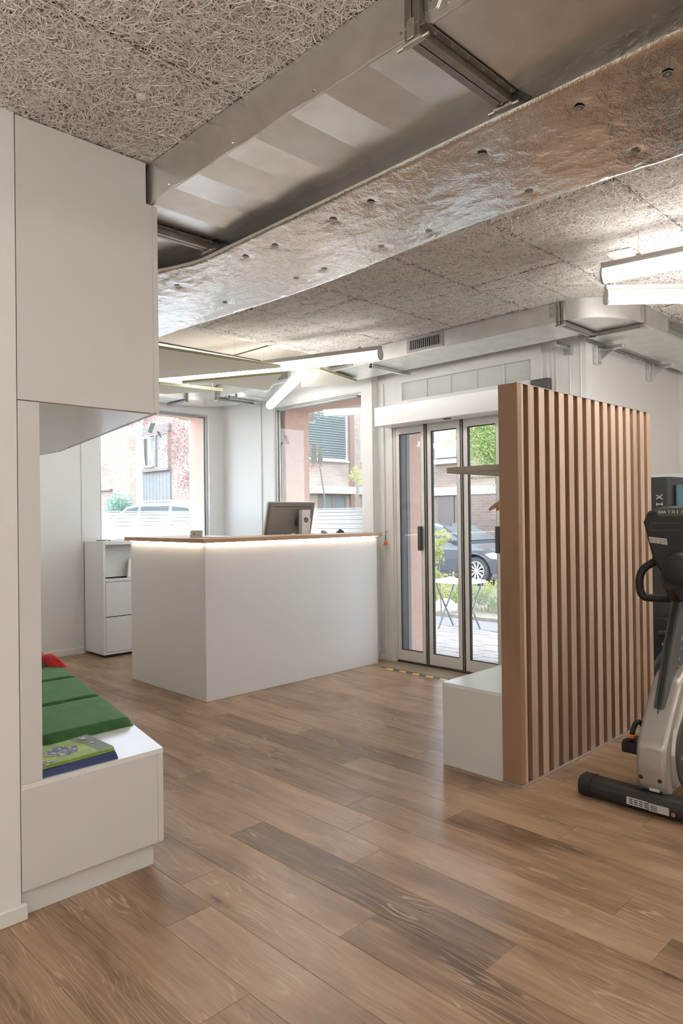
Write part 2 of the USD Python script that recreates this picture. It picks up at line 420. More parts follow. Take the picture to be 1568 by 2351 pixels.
mat('rim', (0.70, 0.70, 0.70), 0.25, 0.7)
mat('headlight', (0.75, 0.77, 0.78), 0.1)
mat('table_white', (0.84, 0.83, 0.82), 0.4)
mat('leg_grey', (0.20, 0.20, 0.20), 0.4, 0.5)
mat('bark', (0.22, 0.17, 0.13), 0.9)
mat('lamp_body', (0.62, 0.64, 0.62), 0.5)
emit('led_tube', (1.0, 0.975, 0.94), TUBE_L)
emit('led_tube_bright', (1.0, 0.965, 0.92), TUBE_M)
emit('led_tube_fill', (1.0, 0.965, 0.925), TUBE_FILL)  # glow of the added fill tubes out of view
emit('led_warm', (1.0, 0.82, 0.64), 15.0)

def leaf_mat(name, c, t):
    M[name] = usdkit.material(stage, f'/World/Looks/{name}', {
        'oi': ('geometry', {}), 'r': ('rgb_ramp', {'ramp': [(0.0, tuple(0.7 * x for x in c)), (1.0, tuple(min(1, 1.25 * x) for x in c))]}),
        'd': ('diffuse_bsdf', {}), 't': ('translucent_bsdf', {'color': t}), 'x': ('mix_closure', {'fac': 0.45})},
        [('oi.random_per_island', 'r.fac'), ('r.color', 'd.color'), ('d.BSDF', 'x.closure1'), ('t.BSDF', 'x.closure2')], surface='x.closure')
leaf_mat('leaf_green', (0.30, 0.38, 0.15), (0.38, 0.47, 0.17))
leaf_mat('leaf_yellow', (0.42, 0.43, 0.17), (0.50, 0.51, 0.20))
leaf_mat('leaf_red', (0.30, 0.165, 0.165), (0.36, 0.20, 0.20))
leaf_mat('leaf_sage', (0.30, 0.34, 0.21), (0.33, 0.37, 0.22))
leaf_mat('leaf_blue', (0.22, 0.36, 0.30), (0.25, 0.40, 0.3))

leaf_mat('bird_decal', (0.55, 0.60, 0.56), (0.50, 0.56, 0.52))
def pane_mat(name, tint=(1, 1, 1), ior=1.45):
    M[name] = usdkit.material(stage, f'/World/Looks/{name}', {
        'f': ('fresnel', {'IOR': ior}), 'ge': ('geometry', {}), 'iv': ('math', {'math_type': 'subtract', 'value1': 1.0}), 'mu': ('math', {'math_type': 'multiply'}), 't': ('transparent_bsdf', {'color': tint}), 'g': ('glossy_bsdf', {'color': (1, 1, 1), 'roughness': 0.0}), 'x': ('mix_closure', {})},
        [('ge.backfacing', 'iv.value2'), ('iv.value', 'mu.value1'), ('f.fac', 'mu.value2'), ('mu.value', 'x.fac'), ('t.BSDF', 'x.closure1'), ('g.BSDF', 'x.closure2')], surface='x.closure')
pane_mat('window_glass', (0.95, 0.97, 0.965))
pane_mat('door_glass', (0.97, 0.975, 0.97))
M['film'] = usdkit.material(stage, '/World/Looks/film', {
    'd': ('diffuse_bsdf', {'color': (0.86, 0.87, 0.87)}), 't': ('translucent_bsdf', {'color': (0.9, 0.91, 0.91)}), 'x': ('mix_closure', {'fac': 0.75})},
    [('d.BSDF', 'x.closure1'), ('t.BSDF', 'x.closure2')], surface='x.closure')
M['milk_glass'] = usdkit.material(stage, '/World/Looks/milk_glass', {
    'd': ('diffuse_bsdf', {'color': (0.8, 0.8, 0.77)}), 't': ('translucent_bsdf', {'color': (0.86, 0.85, 0.80)}), 'x': ('mix_closure', {'fac': 0.55})},
    [('d.BSDF', 'x.closure1'), ('t.BSDF', 'x.closure2')], surface='x.closure')
def brick(name, c1, c2, mortar, axis):
    M[name] = usdkit.material(stage, f'/World/Looks/{name}', {
        'g': ('geometry', {}), 's': ('separate_xyz', {}), 'c': ('combine_xyz', {}),
        'b': ('brick_texture', {'color1': c1, 'color2': c2, 'mortar': mortar, 'scale': 1.0, 'mortar_size': 0.008, 'brick_width': 0.26, 'row_height': 0.08}),
        'n': ('noise_texture', {'scale': 1.3, 'detail': 4.0}), 'r': ('rgb_ramp', {'ramp': [(0.3, (0.86, 0.86, 0.86)), (0.7, (1.1, 1.08, 1.06))]}),
        'k': ('mix_color', {'blend_type': 'multiply', 'fac': 1.0}), 'p': ('principled_bsdf', {'roughness': 0.9})},
        [('g.position', 's.vector'), (f's.{axis}', 'c.x'), ('s.z', 'c.y'), ('c.vector', 'b.vector'), ('g.position', 'n.vector'), ('n.fac', 'r.fac'), ('b.color', 'k.a'), ('r.color', 'k.b'), ('k.result', 'p.base_color')], surface='p.BSDF')
brick('brick_y', (0.285, 0.215, 0.17), (0.33, 0.26, 0.21), (0.34, 0.29, 0.25), 'y')
brick('brick_x', (0.38, 0.305, 0.25), (0.43, 0.355, 0.295), (0.43, 0.375, 0.33), 'x')
brick('brick_red', (0.20, 0.15, 0.125), (0.24, 0.185, 0.155), (0.26, 0.215, 0.185), 'y')
# foil facing: crinkled metal with a woven scrim
M['foil'] = usdkit.material(stage, '/World/Looks/foil', {
    'g': ('geometry', {}),
    'n1': ('noise_texture', {'scale': 24.0, 'detail': 3.0, 'roughness': 0.55, 'distortion': 1.6}),
    'n2': ('voronoi_texture', {'scale': 170.0, 'feature': 'f1'}),
    'm': ('math', {'math_type': 'multiply_add', 'value2': 0.16}),
    'b': ('bump', {'strength': 0.30, 'distance': 0.010}),
    'c': ('noise_texture', {'scale': 2.2, 'detail': 3.0}),
    'r': ('rgb_ramp', {'ramp': [(0.3, (0.76, 0.745, 0.72)), (0.7, (0.90, 0.89, 0.87))]}),
    'p': ('principled_bsdf', {'metallic': 1.0, 'roughness': 0.17})},
    [('g.position', 'n1.vector'), ('g.position', 'n2.vector'), ('n2.distance', 'm.value1'), ('n1.fac', 'm.value3'), ('m.value', 'b.height'), ('b.normal', 'p.normal'), ('g.position', 'c.vector'), ('c.fac', 'r.fac'), ('r.color', 'p.base_color')], surface='p.BSDF')
M['foil_dark_reflection'] = usdkit.material(stage, '/World/Looks/foil_dark_reflection', {  # darker copy of the foil, a dark reflection painted into its colour
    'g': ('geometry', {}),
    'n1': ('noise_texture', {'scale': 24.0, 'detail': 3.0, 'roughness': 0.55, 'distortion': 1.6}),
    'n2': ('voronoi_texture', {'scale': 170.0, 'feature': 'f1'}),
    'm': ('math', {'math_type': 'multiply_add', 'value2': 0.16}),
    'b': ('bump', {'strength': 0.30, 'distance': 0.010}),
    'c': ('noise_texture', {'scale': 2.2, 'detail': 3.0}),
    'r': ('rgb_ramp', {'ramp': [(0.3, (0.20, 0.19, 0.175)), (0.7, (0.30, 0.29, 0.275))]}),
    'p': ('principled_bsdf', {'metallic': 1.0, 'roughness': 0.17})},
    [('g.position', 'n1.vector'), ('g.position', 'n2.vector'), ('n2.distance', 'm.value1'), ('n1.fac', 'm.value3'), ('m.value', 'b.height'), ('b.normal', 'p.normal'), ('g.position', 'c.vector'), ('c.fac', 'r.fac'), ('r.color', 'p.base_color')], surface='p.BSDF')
#SECTION2
# ------------------------------------------------------------------ the setting: floor
CEIL = 2.70
floor = struct('floor')
WB, WW = -2.2, -1.9          # back and west walls of the room
room = Polygon([(WW, WB), (6.65, WB), (6.65, 2.40), (4.975, 2.40), (4.975, 6.93), (WW, 6.93)])
floor.part('subfloor', extrude(room, 0.142, frame((0, 0, -0.15), (1, 0, 0), (0, 1, 0))), 'floor_oak')
PW, PL = 0.18, 1.26
starts = {1: 2.055, 2: 2.25, 3: 1.612, 4: 1.19, 5: 1.91, 6: 0.86, 7: 1.048, 8: 1.89, 9: 1.45, 0: 1.60, -1: 1.45}   # a butt joint of each row, from the photograph
dark = {(-1, 0): 1, (0, 1): 1, (4, 1): 1, (3, 0): 1, (7, 1): 1, (6, 0): 1, (10, 1): 1, (8, 0): 1, (2, 1): 1, (9, 2): 1, (5, 2): 1, (4, 3): 1}
for c in range(-4, 22):
    x0 = 1.015 + PW * c
    s = starts.get(c, 1.0 + PL * ((c * 0.382) % 1.0))
    for k in range(-3, 6):
        y0, y1 = s + PL * (k - 1), s + PL * k
        if y1 < 0.2 or y0 > 6.82 or x0 > 4.87 or (x0 < 0.7 and y0 > 2.45):
            continue
        if x0 + PW > 4.85 and y1 > 2.4:
            pass
        q = (c * 7 + k * 3) % 5
        m_ = 'floor_oak_dark' if (c, k) in dark else ('floor_oak_light' if q in (1, 3) else 'floor_oak')
        lo, hi = max(y0, 0.15), min(y1, 6.83)
        if hi - lo < 0.02:
            continue
        e = 0.0004
        a, b_, d_ = (x0 + e, lo + e), (x0 + PW - e, hi - e), 0.0012
        v = [(a[0], a[1], -0.006), (b_[0], a[1], -0.006), (b_[0], b_[1], -0.006), (a[0], b_[1], -0.006),
             (a[0], a[1], -d_ * .5), (b_[0], a[1], -d_ * .5), (b_[0], b_[1], -d_ * .5), (a[0], b_[1], -d_ * .5),
             (a[0] + d_, a[1] + d_, 0), (b_[0] - d_, a[1] + d_, 0), (b_[0] - d_, b_[1] - d_, 0), (a[0] + d_, b_[1] - d_, 0)]
        f = [(8, 9, 10), (8, 10, 11)]
        for i in range(4):
            j = (i + 1) % 4
            f += [(i, j, 4 + j), (i, 4 + j, 4 + i), (4 + i, 4 + j, 8 + j), (4 + i, 8 + j, 8 + i)]
        floor.part('plank', trimesh.Trimesh(v, f, process=False), m_)

# ------------------------------------------------------------------ ceiling of wood wool boards
ceiling = struct('ceiling')
ceiling.part('ceiling_slab', extrude(room, 0.2, frame((0, 0, 2.745), (1, 0, 0), (0, 1, 0))), 'wall_white')
def fibres(x0, x1, y0, y1, width, cover, lmin, lmax, seg, r, ztop, zbot):
    n = int(cover * (x1 - x0) * (y1 - y0) / (0.5 * (lmin + lmax) * width))
    cx, cy = r.uniform(x0, x1, n), r.uniform(y0, y1, n)
    # strands lie loosely combed, turning slowly over the board
    th = r.uniform(0, PI, n) + 0.9 * np.sin(cx * 5 + 2 * cy) + 0.4
    L, k = r.uniform(lmin, lmax, n), r.normal(0, 7.0, n)
    z = r.uniform(zbot, ztop, n) - 0
    w = width * r.uniform(0.7, 1.3, n) / 2
    s = np.linspace(-0.5, 0.5, seg + 1)[None] * L[:, None]
    ang = th[:, None] + k[:, None] * s
    ds = (L / seg)[:, None]
    px = cx[:, None] + np.cumsum(np.cos(ang) * ds, 1) - (np.cos(th) * L / 2)[:, None]
    py = cy[:, None] + np.cumsum(np.sin(ang) * ds, 1) - (np.sin(th) * L / 2)[:, None]
    px, py = np.clip(px, x0, x1), np.clip(py, y0, y1)
    pz = z[:, None] + 0.004 * np.sin(s / L[:, None] * 9 + cx[:, None] * 40)
    pz = np.clip(pz, zbot, ztop + 0.004)
    nx, ny = -np.sin(ang), np.cos(ang)
    tl = r.normal(0, 0.3, n)[:, None]
    A = np.stack([px + nx * w[:, None], py + ny * w[:, None], pz + tl * w[:, None]], -1)
    B = np.stack([px - nx * w[:, None], py - ny * w[:, None], pz - tl * w[:, None]], -1)
    V = np.stack([A, B], 2).reshape(n, -1, 3)
    i = np.arange(seg)
    q = np.concatenate([np.stack([2 * i, 2 * i + 1, 2 * i + 3], 1), np.stack([2 * i, 2 * i + 3, 2 * i + 2], 1)])
    Fc = (q[None] + (np.arange(n) * (2 * seg + 2))[:, None, None]).reshape(-1, 3)
    return trimesh.Trimesh(V.reshape(-1, 3), Fc, process=False)

def overlap(a, b):
    x0, x1, y0, y1 = max(a[0], b[0]), min(a[1], b[1]), max(a[2], b[2]), min(a[3], b[3])
    return (x0, x1, y0, y1) if x1 - x0 > 0.03 and y1 - y0 > 0.03 else None

row_off = {0: 0.85, 1: 1.56, -1: 1.56, 2: 0.2, 3: 1.2}
for rI in range(-7, 10):
    y0, y1 = 1.252 + 0.6085 * rI, 1.252 + 0.6085 * (rI + 1)
    off = row_off.get(rI, (0.85 if rI % 2 == 0 else 1.56))
    for c in range(-3, 4):
        x0, x1 = off + 2.0 * c, off + 2.0 * (c + 1)
        if rI == 0:      # this row starts with a longer board over the niche
            x0, x1 = (x0 - 0.5 if x0 == 0.85 else x0), (0.35 if x1 == 0.85 else x1)
        x0, x1, ya, yb = max(x0, WW), min(x1, 6.65 if y1 < 2.5 else 4.86), max(y0, WB), min(y1, 6.815)
        if x1 - x0 < 0.05 or yb - ya < 0.05:
            continue
        g = 0.003
        r_ = (x0 + g, x1 - g, ya + g, yb - g)
        ms = []
        a = overlap(r_, (-0.25, 1.40, 0.45, 2.50))
        if a:
            ms.append(fibres(*a, 0.0023, 2.5, 0.05, 0.15, 7, rng, CEIL + 0.0110, CEIL - 0.001))
        for zone, wd_, cv in (((2.05, 3.7, 0.85, 2.15), 0.0022, 1.75), ((3.7, 5.6, 0.85, 2.15), 0.0028, 1.65), ((2.05, 4.3, 2.15, 4.4), 0.0026, 1.65), ((2.05, 6.6, -0.5, 0.85), 0.0036, 1.6), ((5.6, 6.6, 0.85, 2.39), 0.0036, 1.6)):
            a = overlap(r_, zone)
            if a:
                ms.append(fibres(*a, wd_, cv, 0.03, 0.07, 3, rng, CEIL + 0.0070, CEIL - 0.001))
        if not ms:
            ceiling.part('wood_wool_board', box(r_[0], r_[1], r_[2], r_[3], CEIL, CEIL + 0.04, 0), 'wood_wool')
        else:           # face strands over the core, darkened to put shade into the gaps
            bp = ceiling.part('wood_wool_board', cat_(*ms), 'wood_wool')
            ceiling.part('board_core', box(r_[0], r_[1], r_[2], r_[3], CEIL + 0.0115, CEIL + 0.04, 0), 'wood_wool_gap_shade', under=bp)
        if c < 3:
            ceiling.part('joint_strip', box(x1 - g, min(x1 + g, 6.65), ya + g, yb - g, CEIL + 0.0035, CEIL + 0.02, 0), 'joint_shade')  # dark strip standing in for the shade of the gap
    ceiling.part('joint_strip', box(WW, 6.65 if y1 < 2.5 else 4.86, y1 - 0.003, y1 + 0.003, CEIL + 0.0035, CEIL + 0.02, 0), 'joint_shade')
# flush screw covers of the near boards
for px, py in ((0.98, 1.60), (1.13, 1.36), (1.15, 2.07), (0.62, 2.05)):
    ceiling.part('screw_cover', cyl((px, py, CEIL - 0.002), (px, py, CEIL + 0.004), 0.017, 14), 'wood_wool')

# ------------------------------------------------------------------ walls
Y0, XL, XR = 2.442, 0.888, 1.421      # front of the built-in unit, its left and right ends
def skew(y):                          # the unit's right side runs slightly out of square
    return min(XR + (y - Y0) * 0.1975, 1.765)
struct('wall_left', box(WW, XL - 0.003, Y0, 6.9, 0, 2.74, 0.001), 'wall_white')
struct('baseboard_left', box(WW, XL + 0.012, Y0 - 0.02, Y0 - 0.0005, 0, 0.052, 0.003), 'frame_white')
W1 = (3.284, 4.600, 0.35, 2.510)      # window 1: x0, x1, z0, z1 in the plane y = 6.82
W2 = (4.590, 5.905, 0.35, 2.500)      # window 2: y0, y1, z0, z1 in the plane x = 4.80
struct('wall_far', slab_y(sbox(XL, 0, 5.2, 2.74).difference(sbox(W1[0], W1[2], W1[1], W1[3])), 6.82, 6.92), 'wall_white')
struct('wall_window', slab_x(sbox(4.44, 0, 6.82, 2.74).difference(sbox(W2[0], W2[2], W2[1], W2[3])), 4.80, 4.90), 'wall_white')
DW = sbox(2.39, 0, 4.44, 2.74).difference(sbox(2.77, -0.1, 4.262, 2.16)).difference(sbox(2.828, 2.365, 4.130, 2.525))
struct('wall_door', slab_x(DW, 4.87, 4.97), 'wall_white')
struct('wall_right', box(4.8715, 6.75, 2.391, 2.765, -0.02, 2.74, 0), 'wall_white')
struct('wall_east', box(6.65, 6.75, WB, 2.39, -0.02, 2.74, 0), 'wall_white')
struct('wall_back', box(WW, 6.75, WB - 0.1, WB, 0, 2.74, 0), 'wall_white')
struct('wall_west', box(WW - 0.1, WW, WB, 2.44, 0, 2.74, 0), 'wall_white')
# outer leaf, pink render
struct('wall_outer_street', slab_x(sbox(4.262, -0.4, 7.26, 3.6).difference(sbox(W2[0], W2[2], W2[1], W2[3])), 4.975, 5.32), 'pink_render')
struct('wall_outer_side', slab_y(sbox(XL, -0.4, 4.974, 3.6).difference(sbox(W1[0], W1[2], W1[1], W1[3])), 6.925, 7.24), 'pink_render')
struct('wall_outer_front', slab_x(sbox(2.391, 2.745, 4.26, 3.6), 4.985, 5.32), 'pink_render')
# skirting and thin joint covers
struct('baseboard_far', box(XL, 3.10, 6.805, 6.8195, 0, 0.06, 0.002), 'frame_white')
struct('baseboard_door', box(4.846, 4.8695, 4.30, 4.44, 0, 0.06, 0.002), 'frame_white')
tr = [box(4.788, 4.7995, 4.44, 4.475, 0, 2.6), box(4.852, 4.8695, 4.36, 4.395, 0, 2.55), box(4.862, 4.8695, 4.264, 4.295, 0, 2.13)]
for q, m_ in enumerate(tr):
    struct(f'trim_{q + 1}', m_, 'frame_white')
struct('trim_4', box(4.788, 4.7995, 6.10, 6.115, 0, 2.6), 'frame_white')
struct('trim_5', box(3.085, 3.10, 6.812, 6.8195, 0.06, 2.6), 'frame_white')
struct('trim_6', slab_x(sbox(2.74, 2.30, 4.215, 2.615).difference(sbox(2.828, 2.365, 4.130, 2.525)), 4.852, 4.8695), 'frame_white')
for q, yy in enumerate((2.70, 2.66, 2.625, 2.515, 2.43)):
    struct(f'trim_{q + 7}', box(4.860, 4.8695, yy - (0.006 if q > 1 else 0.012), yy, 0, 2.58), 'frame_white')

# ------------------------------------------------------------------ the two shop windows
def shop_window(n, plane, w):
    a0, a1, z0, z1 = w
    t = struct(f'window_{n}')
    put = (lambda p, d0, d1: slab_y(p, 6.82 + d0, 6.82 + d1)) if plane == 'y' else (lambda p, d0, d1: slab_x(p, 4.80 + d0, 4.80 + d1))
    fr = sbox(a0, z0, a1, z1).difference(sbox(a0 + 0.022, z0 + 0.03, a1 - 0.022, z1 - 0.022))
    t.part('window_frame', put(fr, 0.035, 0.085), 'alu')
    t.part('glass_seal', put(sbox(a0 + 0.0225, z0 + 0.0305, a1 - 0.0225, z1 - 0.0225).difference(sbox(a0 + 0.034, z0 + 0.04, a1 - 0.034, z1 - 0.034)), 0.052, 0.068), 'leg_grey')
    t.part('pane', put(sbox(a0 + 0.0345, z0 + 0.0405, a1 - 0.0345, z1 - 0.0345), 0.056, 0.064), 'window_glass')
    # frosted film in strips that widen downwards
    z = 1.412
    for h, g in ((0.010, .0055), (0.024, .0055), (0.028, .005), (0.033, .0045), (0.037, .0042), (0.043, .004), (0.048, .0037), (0.053, .0034), (0.058, .003), (0.063, .003)):
        t.part('film_strip', put(sbox(a0 + 0.036, z - h, a1 - 0.036, z), 0.0545, 0.0555), 'film')
        z -= h + g
    t.part('film_strip', put(sbox(a0 + 0.036, z0 + 0.042, a1 - 0.036, z), 0.0545, 0.0555), 'film')
    # blind cassette along the head
    if plane == 'y':
        t.part('blind_cassette', cyl((a0 + 0.03, 6.805, z1 - 0.035), (a1 - 0.14, 6.805, z1 - 0.035), 0.016, 12), 'blind_grey', 30)
    else:
        t.part('blind_cassette', cyl((4.785, a0 + 0.03, z1 - 0.035), (4.785, a1 - 0.14, z1 - 0.035), 0.016, 12), 'blind_grey', 30)
    return t
shop_window(1, 'y', W1)
shop_window(2, 'x', W2)
# bird silhouettes stuck on the panes
def decal(pts, plane, label):
    P_ = Polygon(pts)
    solo('bird_decal', slab_y(P_, 6.8705, 6.8725) if plane == 'y' else slab_x(P_, 4.8505, 4.8525), 'bird_decal', label, 'window decal', 'bird decals on the window panes')
decal([(3.893, 2.365), (3.95, 2.37), (3.902, 2.255), (3.853, 2.264)], 'y', 'grey green slanted decal near the top of the corner window, left one')
decal([(3.956, 2.287), (4.003, 2.275), (4.025, 2.208), (3.981, 2.239)], 'y', 'grey green slanted decal on the corner window, lower right one')
decal([(5.336, 2.062), (5.289, 2.067), (5.266, 1.91), (5.319, 1.865), (5.359, 1.894)], 'x', 'grey green pointed decal on the window above the monitor, left one')
decal([(5.244, 2.041), (5.205, 2.043), (5.182, 1.90), (5.215, 1.845), (5.253, 1.896)], 'x', 'grey green pointed decal on the window above the monitor, right one')

# ------------------------------------------------------------------ transom lights over the entrance
tw = struct('window_3')
ys = [4.130, 3.75, 3.42, 3.13, 2.98, 2.828]
ys = list(np.linspace(4.130, 2.828, 6))
for k in range(5):
    tw.part('pane', box(4.885, 4.891, ys[k + 1] + 0.006, ys[k] - 0.006, 2.367, 2.523, 0), 'milk_glass')
    if k:
        tw.part('glazing_bar', box(4.875, 4.90, ys[k] - 0.006, ys[k] + 0.006, 2.366, 2.524, 0.001), 'frame_white')

# ------------------------------------------------------------------ sliding entrance door
door = struct('door_1')
edges = [4.238, 3.905, 3.520, 3.135, 2.785]
for k in range(4):
    a1, a0 = edges[k], edges[k + 1]
    x = 4.878 if k in (0, 3) else 4.886
    s1 = a1 - (0.028 if k else 0.004)
    s0 = a0 + 0.006
    fr = sbox(s0, 0.022, s1, 2.135).difference(sbox(s0 + 0.034, 0.115, s1 - 0.040, 2.068))
    lf = door.part('door_leaf', slab_x(fr, x, x + 0.034), 'alu_frame')
    door.part('glazing_bead', slab_x(sbox(s0 + 0.0345, 0.1155, s1 - 0.0405, 2.0675).difference(sbox(s0 + 0.041, 0.122, s1 - 0.050, 2.061)), x + 0.006, x + 0.028), 'dark_seal', under=lf)
    door.part('pane', slab_x(sbox(s0 + 0.0415, 0.1225, s1 - 0.0505, 2.0605), x + 0.014, x + 0.020), 'door_glass', under=lf)
    if k:
        door.part('rubber_seal', box(x - 0.004, x + 0.03, s1 + 0.001, a1 + 0.004, 0.02, 2.135, 0.003), 'dark_seal', under=lf)
        door.part('seal_lip', box(x - 0.008, x - 0.0045, s1 + 0.011, s1 + 0.016, 0.02, 2.13, 0.001), 'alu', under=lf)
    if k in (0, 2):
        y_h = s0 + (0.035 if k == 0 else 0.012)
        door.part('door_handle', box(x - 0.035, x - 0.0045, y_h - 0.018, y_h + 0.018, 1.02, 1.235, 0.004), 'charcoal', under=lf, label='dark vertical pull handle')
door.part('door_jamb', box(4.876, 4.97, 4.2395, 4.2615, 0, 2.155, 0.002), 'alu_frame')
door.part('floor_track', box(4.872, 4.93, 2.78, 4.239, 0.0005, 0.018, 0.002), 'dark_seal')
door.part('head_track', box(4.872, 4.93, 2.78, 4.239, 2.138, 2.1575, 0.002), 'dark_seal')
door.part('recess_lining', box(4.972, 5.050, 4.2545, 4.2615, -0.03, 2.30, 0.001), 'charcoal')
door.part('recess_edge', box(5.051, 5.095, 4.2515, 4.2615, -0.03, 2.30, 0.001), 'board_grey')

op = Thing('door_operator', 'long white box of the automatic door drive above the glass entrance', 'door operator', (4.65, 4.28, 2.13))
op.part('housing', box(4.65, 4.8515, 2.95, 4.281, 2.129, 2.298, 0.003), 'gloss_white')
op.part('end_cap', box(4.652, 4.8515, 4.282, 4.286, 2.131, 2.296, 0.001), 'frame_white')
op.part('sensor', box(4.700, 4.74, 3.50, 3.56, 2.122, 2.1285, 0.002), 'charcoal')
solo('wall_box', box(4.800, 4.85, 2.656, 2.806, 2.24, 2.350, 0.003), 'box_dark', 'dark grey box on the wall above the right end of the door drive', 'wall box')
solo('entrance_mat', box(4.605, 4.866, 2.80, 4.205, 0.0005, 0.006, 0.002), 'mat_brown', 'brown entrance mat lying in front of the sliding door', 'mat')
tp = Thing('hazard_tape', 'yellow and black striped warning tape on the floor before the entrance mat', 'tape', (4.57, 4.1, 0))
n_s = 18
for k in range(n_s):
    y1_, y0_ = 4.12 - k * 0.072, 4.12 - (k + 1) * 0.072
    sl = 0.022
    tp.part('stripe', prism_z([(4.560, y1_ - sl), (4.6035, y1_ + 0), (4.6035, y0_ + 0), (4.560, y0_ - sl)], 0.0005, 0.0022), 'tape_yellow' if k % 2 == 0 else 'tape_black')

# ------------------------------------------------------------------ built-in unit at the left: overhead cupboard, post, bench
def foot(x0=None, y1=5.2, inset=0.0, y0=Y0):
    return [(XL if x0 is None else x0, y0 + inset), (skew(y0) - inset, y0 + inset), (skew(4.18) - inset, 4.18), (skew(4.18) - inset, y1), (XL if x0 is None else x0, y1)]
ZB, ZT = 1.737, 2.541
cup = Thing('overhead_cupboard', 'white overhead cupboard with slanted underside hanging above the green bench', 'cupboard', (XL, Y0, ZB))
fp = foot()
cup.part('carcass', cat_(prism_z([(XL, Y0 + 0.019), (XR - 0.002, Y0 + 0.019), (1.7625, 4.18), (1.7625, 5.2), (XL, 5.2)], ZB, ZT),
                         box(XL, 1.372, Y0 + 0.019, 5.2, ZT, CEIL - 0.003, 0)), 'cabinet_white')
cup.part('front_panel', slab_y(Polygon([(XL, ZB), (XR - 0.024, ZB), (XR - 0.024, ZT), (1.372, ZT), (1.372, CEIL - 0.004), (XL, CEIL - 0.004)]), Y0, Y0 + 0.0185), 'cabinet_white')
cup.part('side_edge', box(XR - 0.0228, XR, Y0, Y0 + 0.0185, ZB + 0.001, ZT, 0.0012), 'cabinet_white')
cup.part('bottom_trim', prism_z([(XL + 0.075, Y0 + 0.0187), (XR - 0.03, Y0 + 0.0187), (1.735, 4.16), (1.735, 5.19), (XL + 0.075, 5.19)], ZB - 0.003, ZB - 0.0004), 'gloss_white')  # whiter than the carcass: light from below put into the colour
nb = Thing('niche_panel', 'narrow white upright panel between the bench and the overhead cupboard', 'panel', (XL, Y0, 0.443))
nb.part('post', box(XL, 0.960, Y0, Y0 + 0.042, 0.4435, ZB - 0.0035, 0.0012), 'cabinet_white')
nb.part('back_panel', box(XL, XL + 0.019, Y0 + 0.0425, 5.2, 0.4435, ZB - 0.0035, 0.001), 'cabinet_white')

ZS = 0.443
bench = Thing('bench', 'long white storage bench with slanted side beneath the overhead cupboard', 'bench', (XL, Y0, 0))
bench.part('plinth', prism_z([(XL + 0.004, Y0 + 0.018), (1.385, Y0 + 0.018), (1.725, 4.18), (1.725, 5.2), (XL + 0.004, 5.2)], 0.0005, 0.0845), 'cabinet_white')
bench.part('carcass', prism_z([(XL, Y0 + 0.0195), (XR - 0.0025, Y0 + 0.0195), (1.7625, 4.18), (1.7625, 5.2), (XL, 5.2)], 0.085, ZS - 0.0195), 'cabinet_white')
bench.part('front_panel', box(XL, XR - 0.024, Y0, Y0 + 0.019, 0.0855, ZS - 0.0195, 0.0012), 'cabinet_white')
bench.part('side_edge', box(XR - 0.0232, XR, Y0, Y0 + 0.019, 0.0855, ZS - 0.0195, 0.0012), 'cabinet_white')
bench.part('seat_board', prism_z(foot(), ZS - 0.019, ZS), 'gloss_white')

# green velvet pads
def pad(y0, y1, z0, h, seed):
    nu, nv = 40, 26
    r = np.random.default_rng(seed)
    V, Fc = [], []
    prof = lambda t: (1 - np.clip(np.abs(2 * t - 1), 0, 1) ** 22) ** 0.4
    U, W_ = np.linspace(0, 1, nu), np.linspace(0, 1, nv)
    top = []
    for u in U:
        for w in W_:
            y = y0 + (y1 - y0) * w
            xa, xb = XL + 0.022, skew(y) - 0.006
            x = xa + (xb - xa) * u
            top.append((x, y, z0 + h * (0.12 + 0.88 * prof(u) * prof(w))))
    top = np.array(top)
    top[:, 2] += 0.0018 * (meshkit.noise(top * 14, seed) - 0.5)
    bot = top.copy(); bot[:, 2] = z0
    V = np.vstack([top, bot])
    N_ = nu * nv
    idx = lambda i, j: i * nv + j
    for i in range(nu - 1):
        for j in range(nv - 1):
            a, b, c, d = idx(i, j), idx(i + 1, j), idx(i + 1, j + 1), idx(i, j + 1)
            Fc += [(a, b, c), (a, c, d), (N_ + a, N_ + c, N_ + b), (N_ + a, N_ + d, N_ + c)]
    for i in range(nu - 1):
        for j in (0, nv - 1):
            a, b = idx(i, j), idx(i + 1, j)
            Fc += [(a, N_ + a, b), (b, N_ + a, N_ + b)] if j == 0 else [(a, b, N_ + a), (b, N_ + b, N_ + a)]
    for j in range(nv - 1):
        for i in (0, nu - 1):
            a, b = idx(i, j), idx(i, j + 1)
            Fc += [(a, b, N_ + a), (b, N_ + b, N_ + a)] if i == 0 else [(a, N_ + a, b), (b, N_ + a, N_ + b)]
    return trimesh.Trimesh(V, Fc, process=False)
pads = [2.795, 3.275, 3.765, 4.25, 4.72, 5.19]
pl = ['green velvet seat pad nearest the magazines on the white bench', 'second green velvet seat pad from the magazines',
      'third green velvet seat pad, partly under the red and grey jacket', 'fourth green velvet seat pad, mostly hidden under the red and grey jacket', 'green velvet seat pad at the far end of the bench, past the jacket']
for k in range(5):
    solo('seat_pad', pad(pads[k] + 0.0015, pads[k + 1] - 0.0015, ZS + 0.0006, 0.036, 20 + k), 'velvet_green', pl[k], 'seat cushion', 'green velvet pads on the bench', smooth=50)

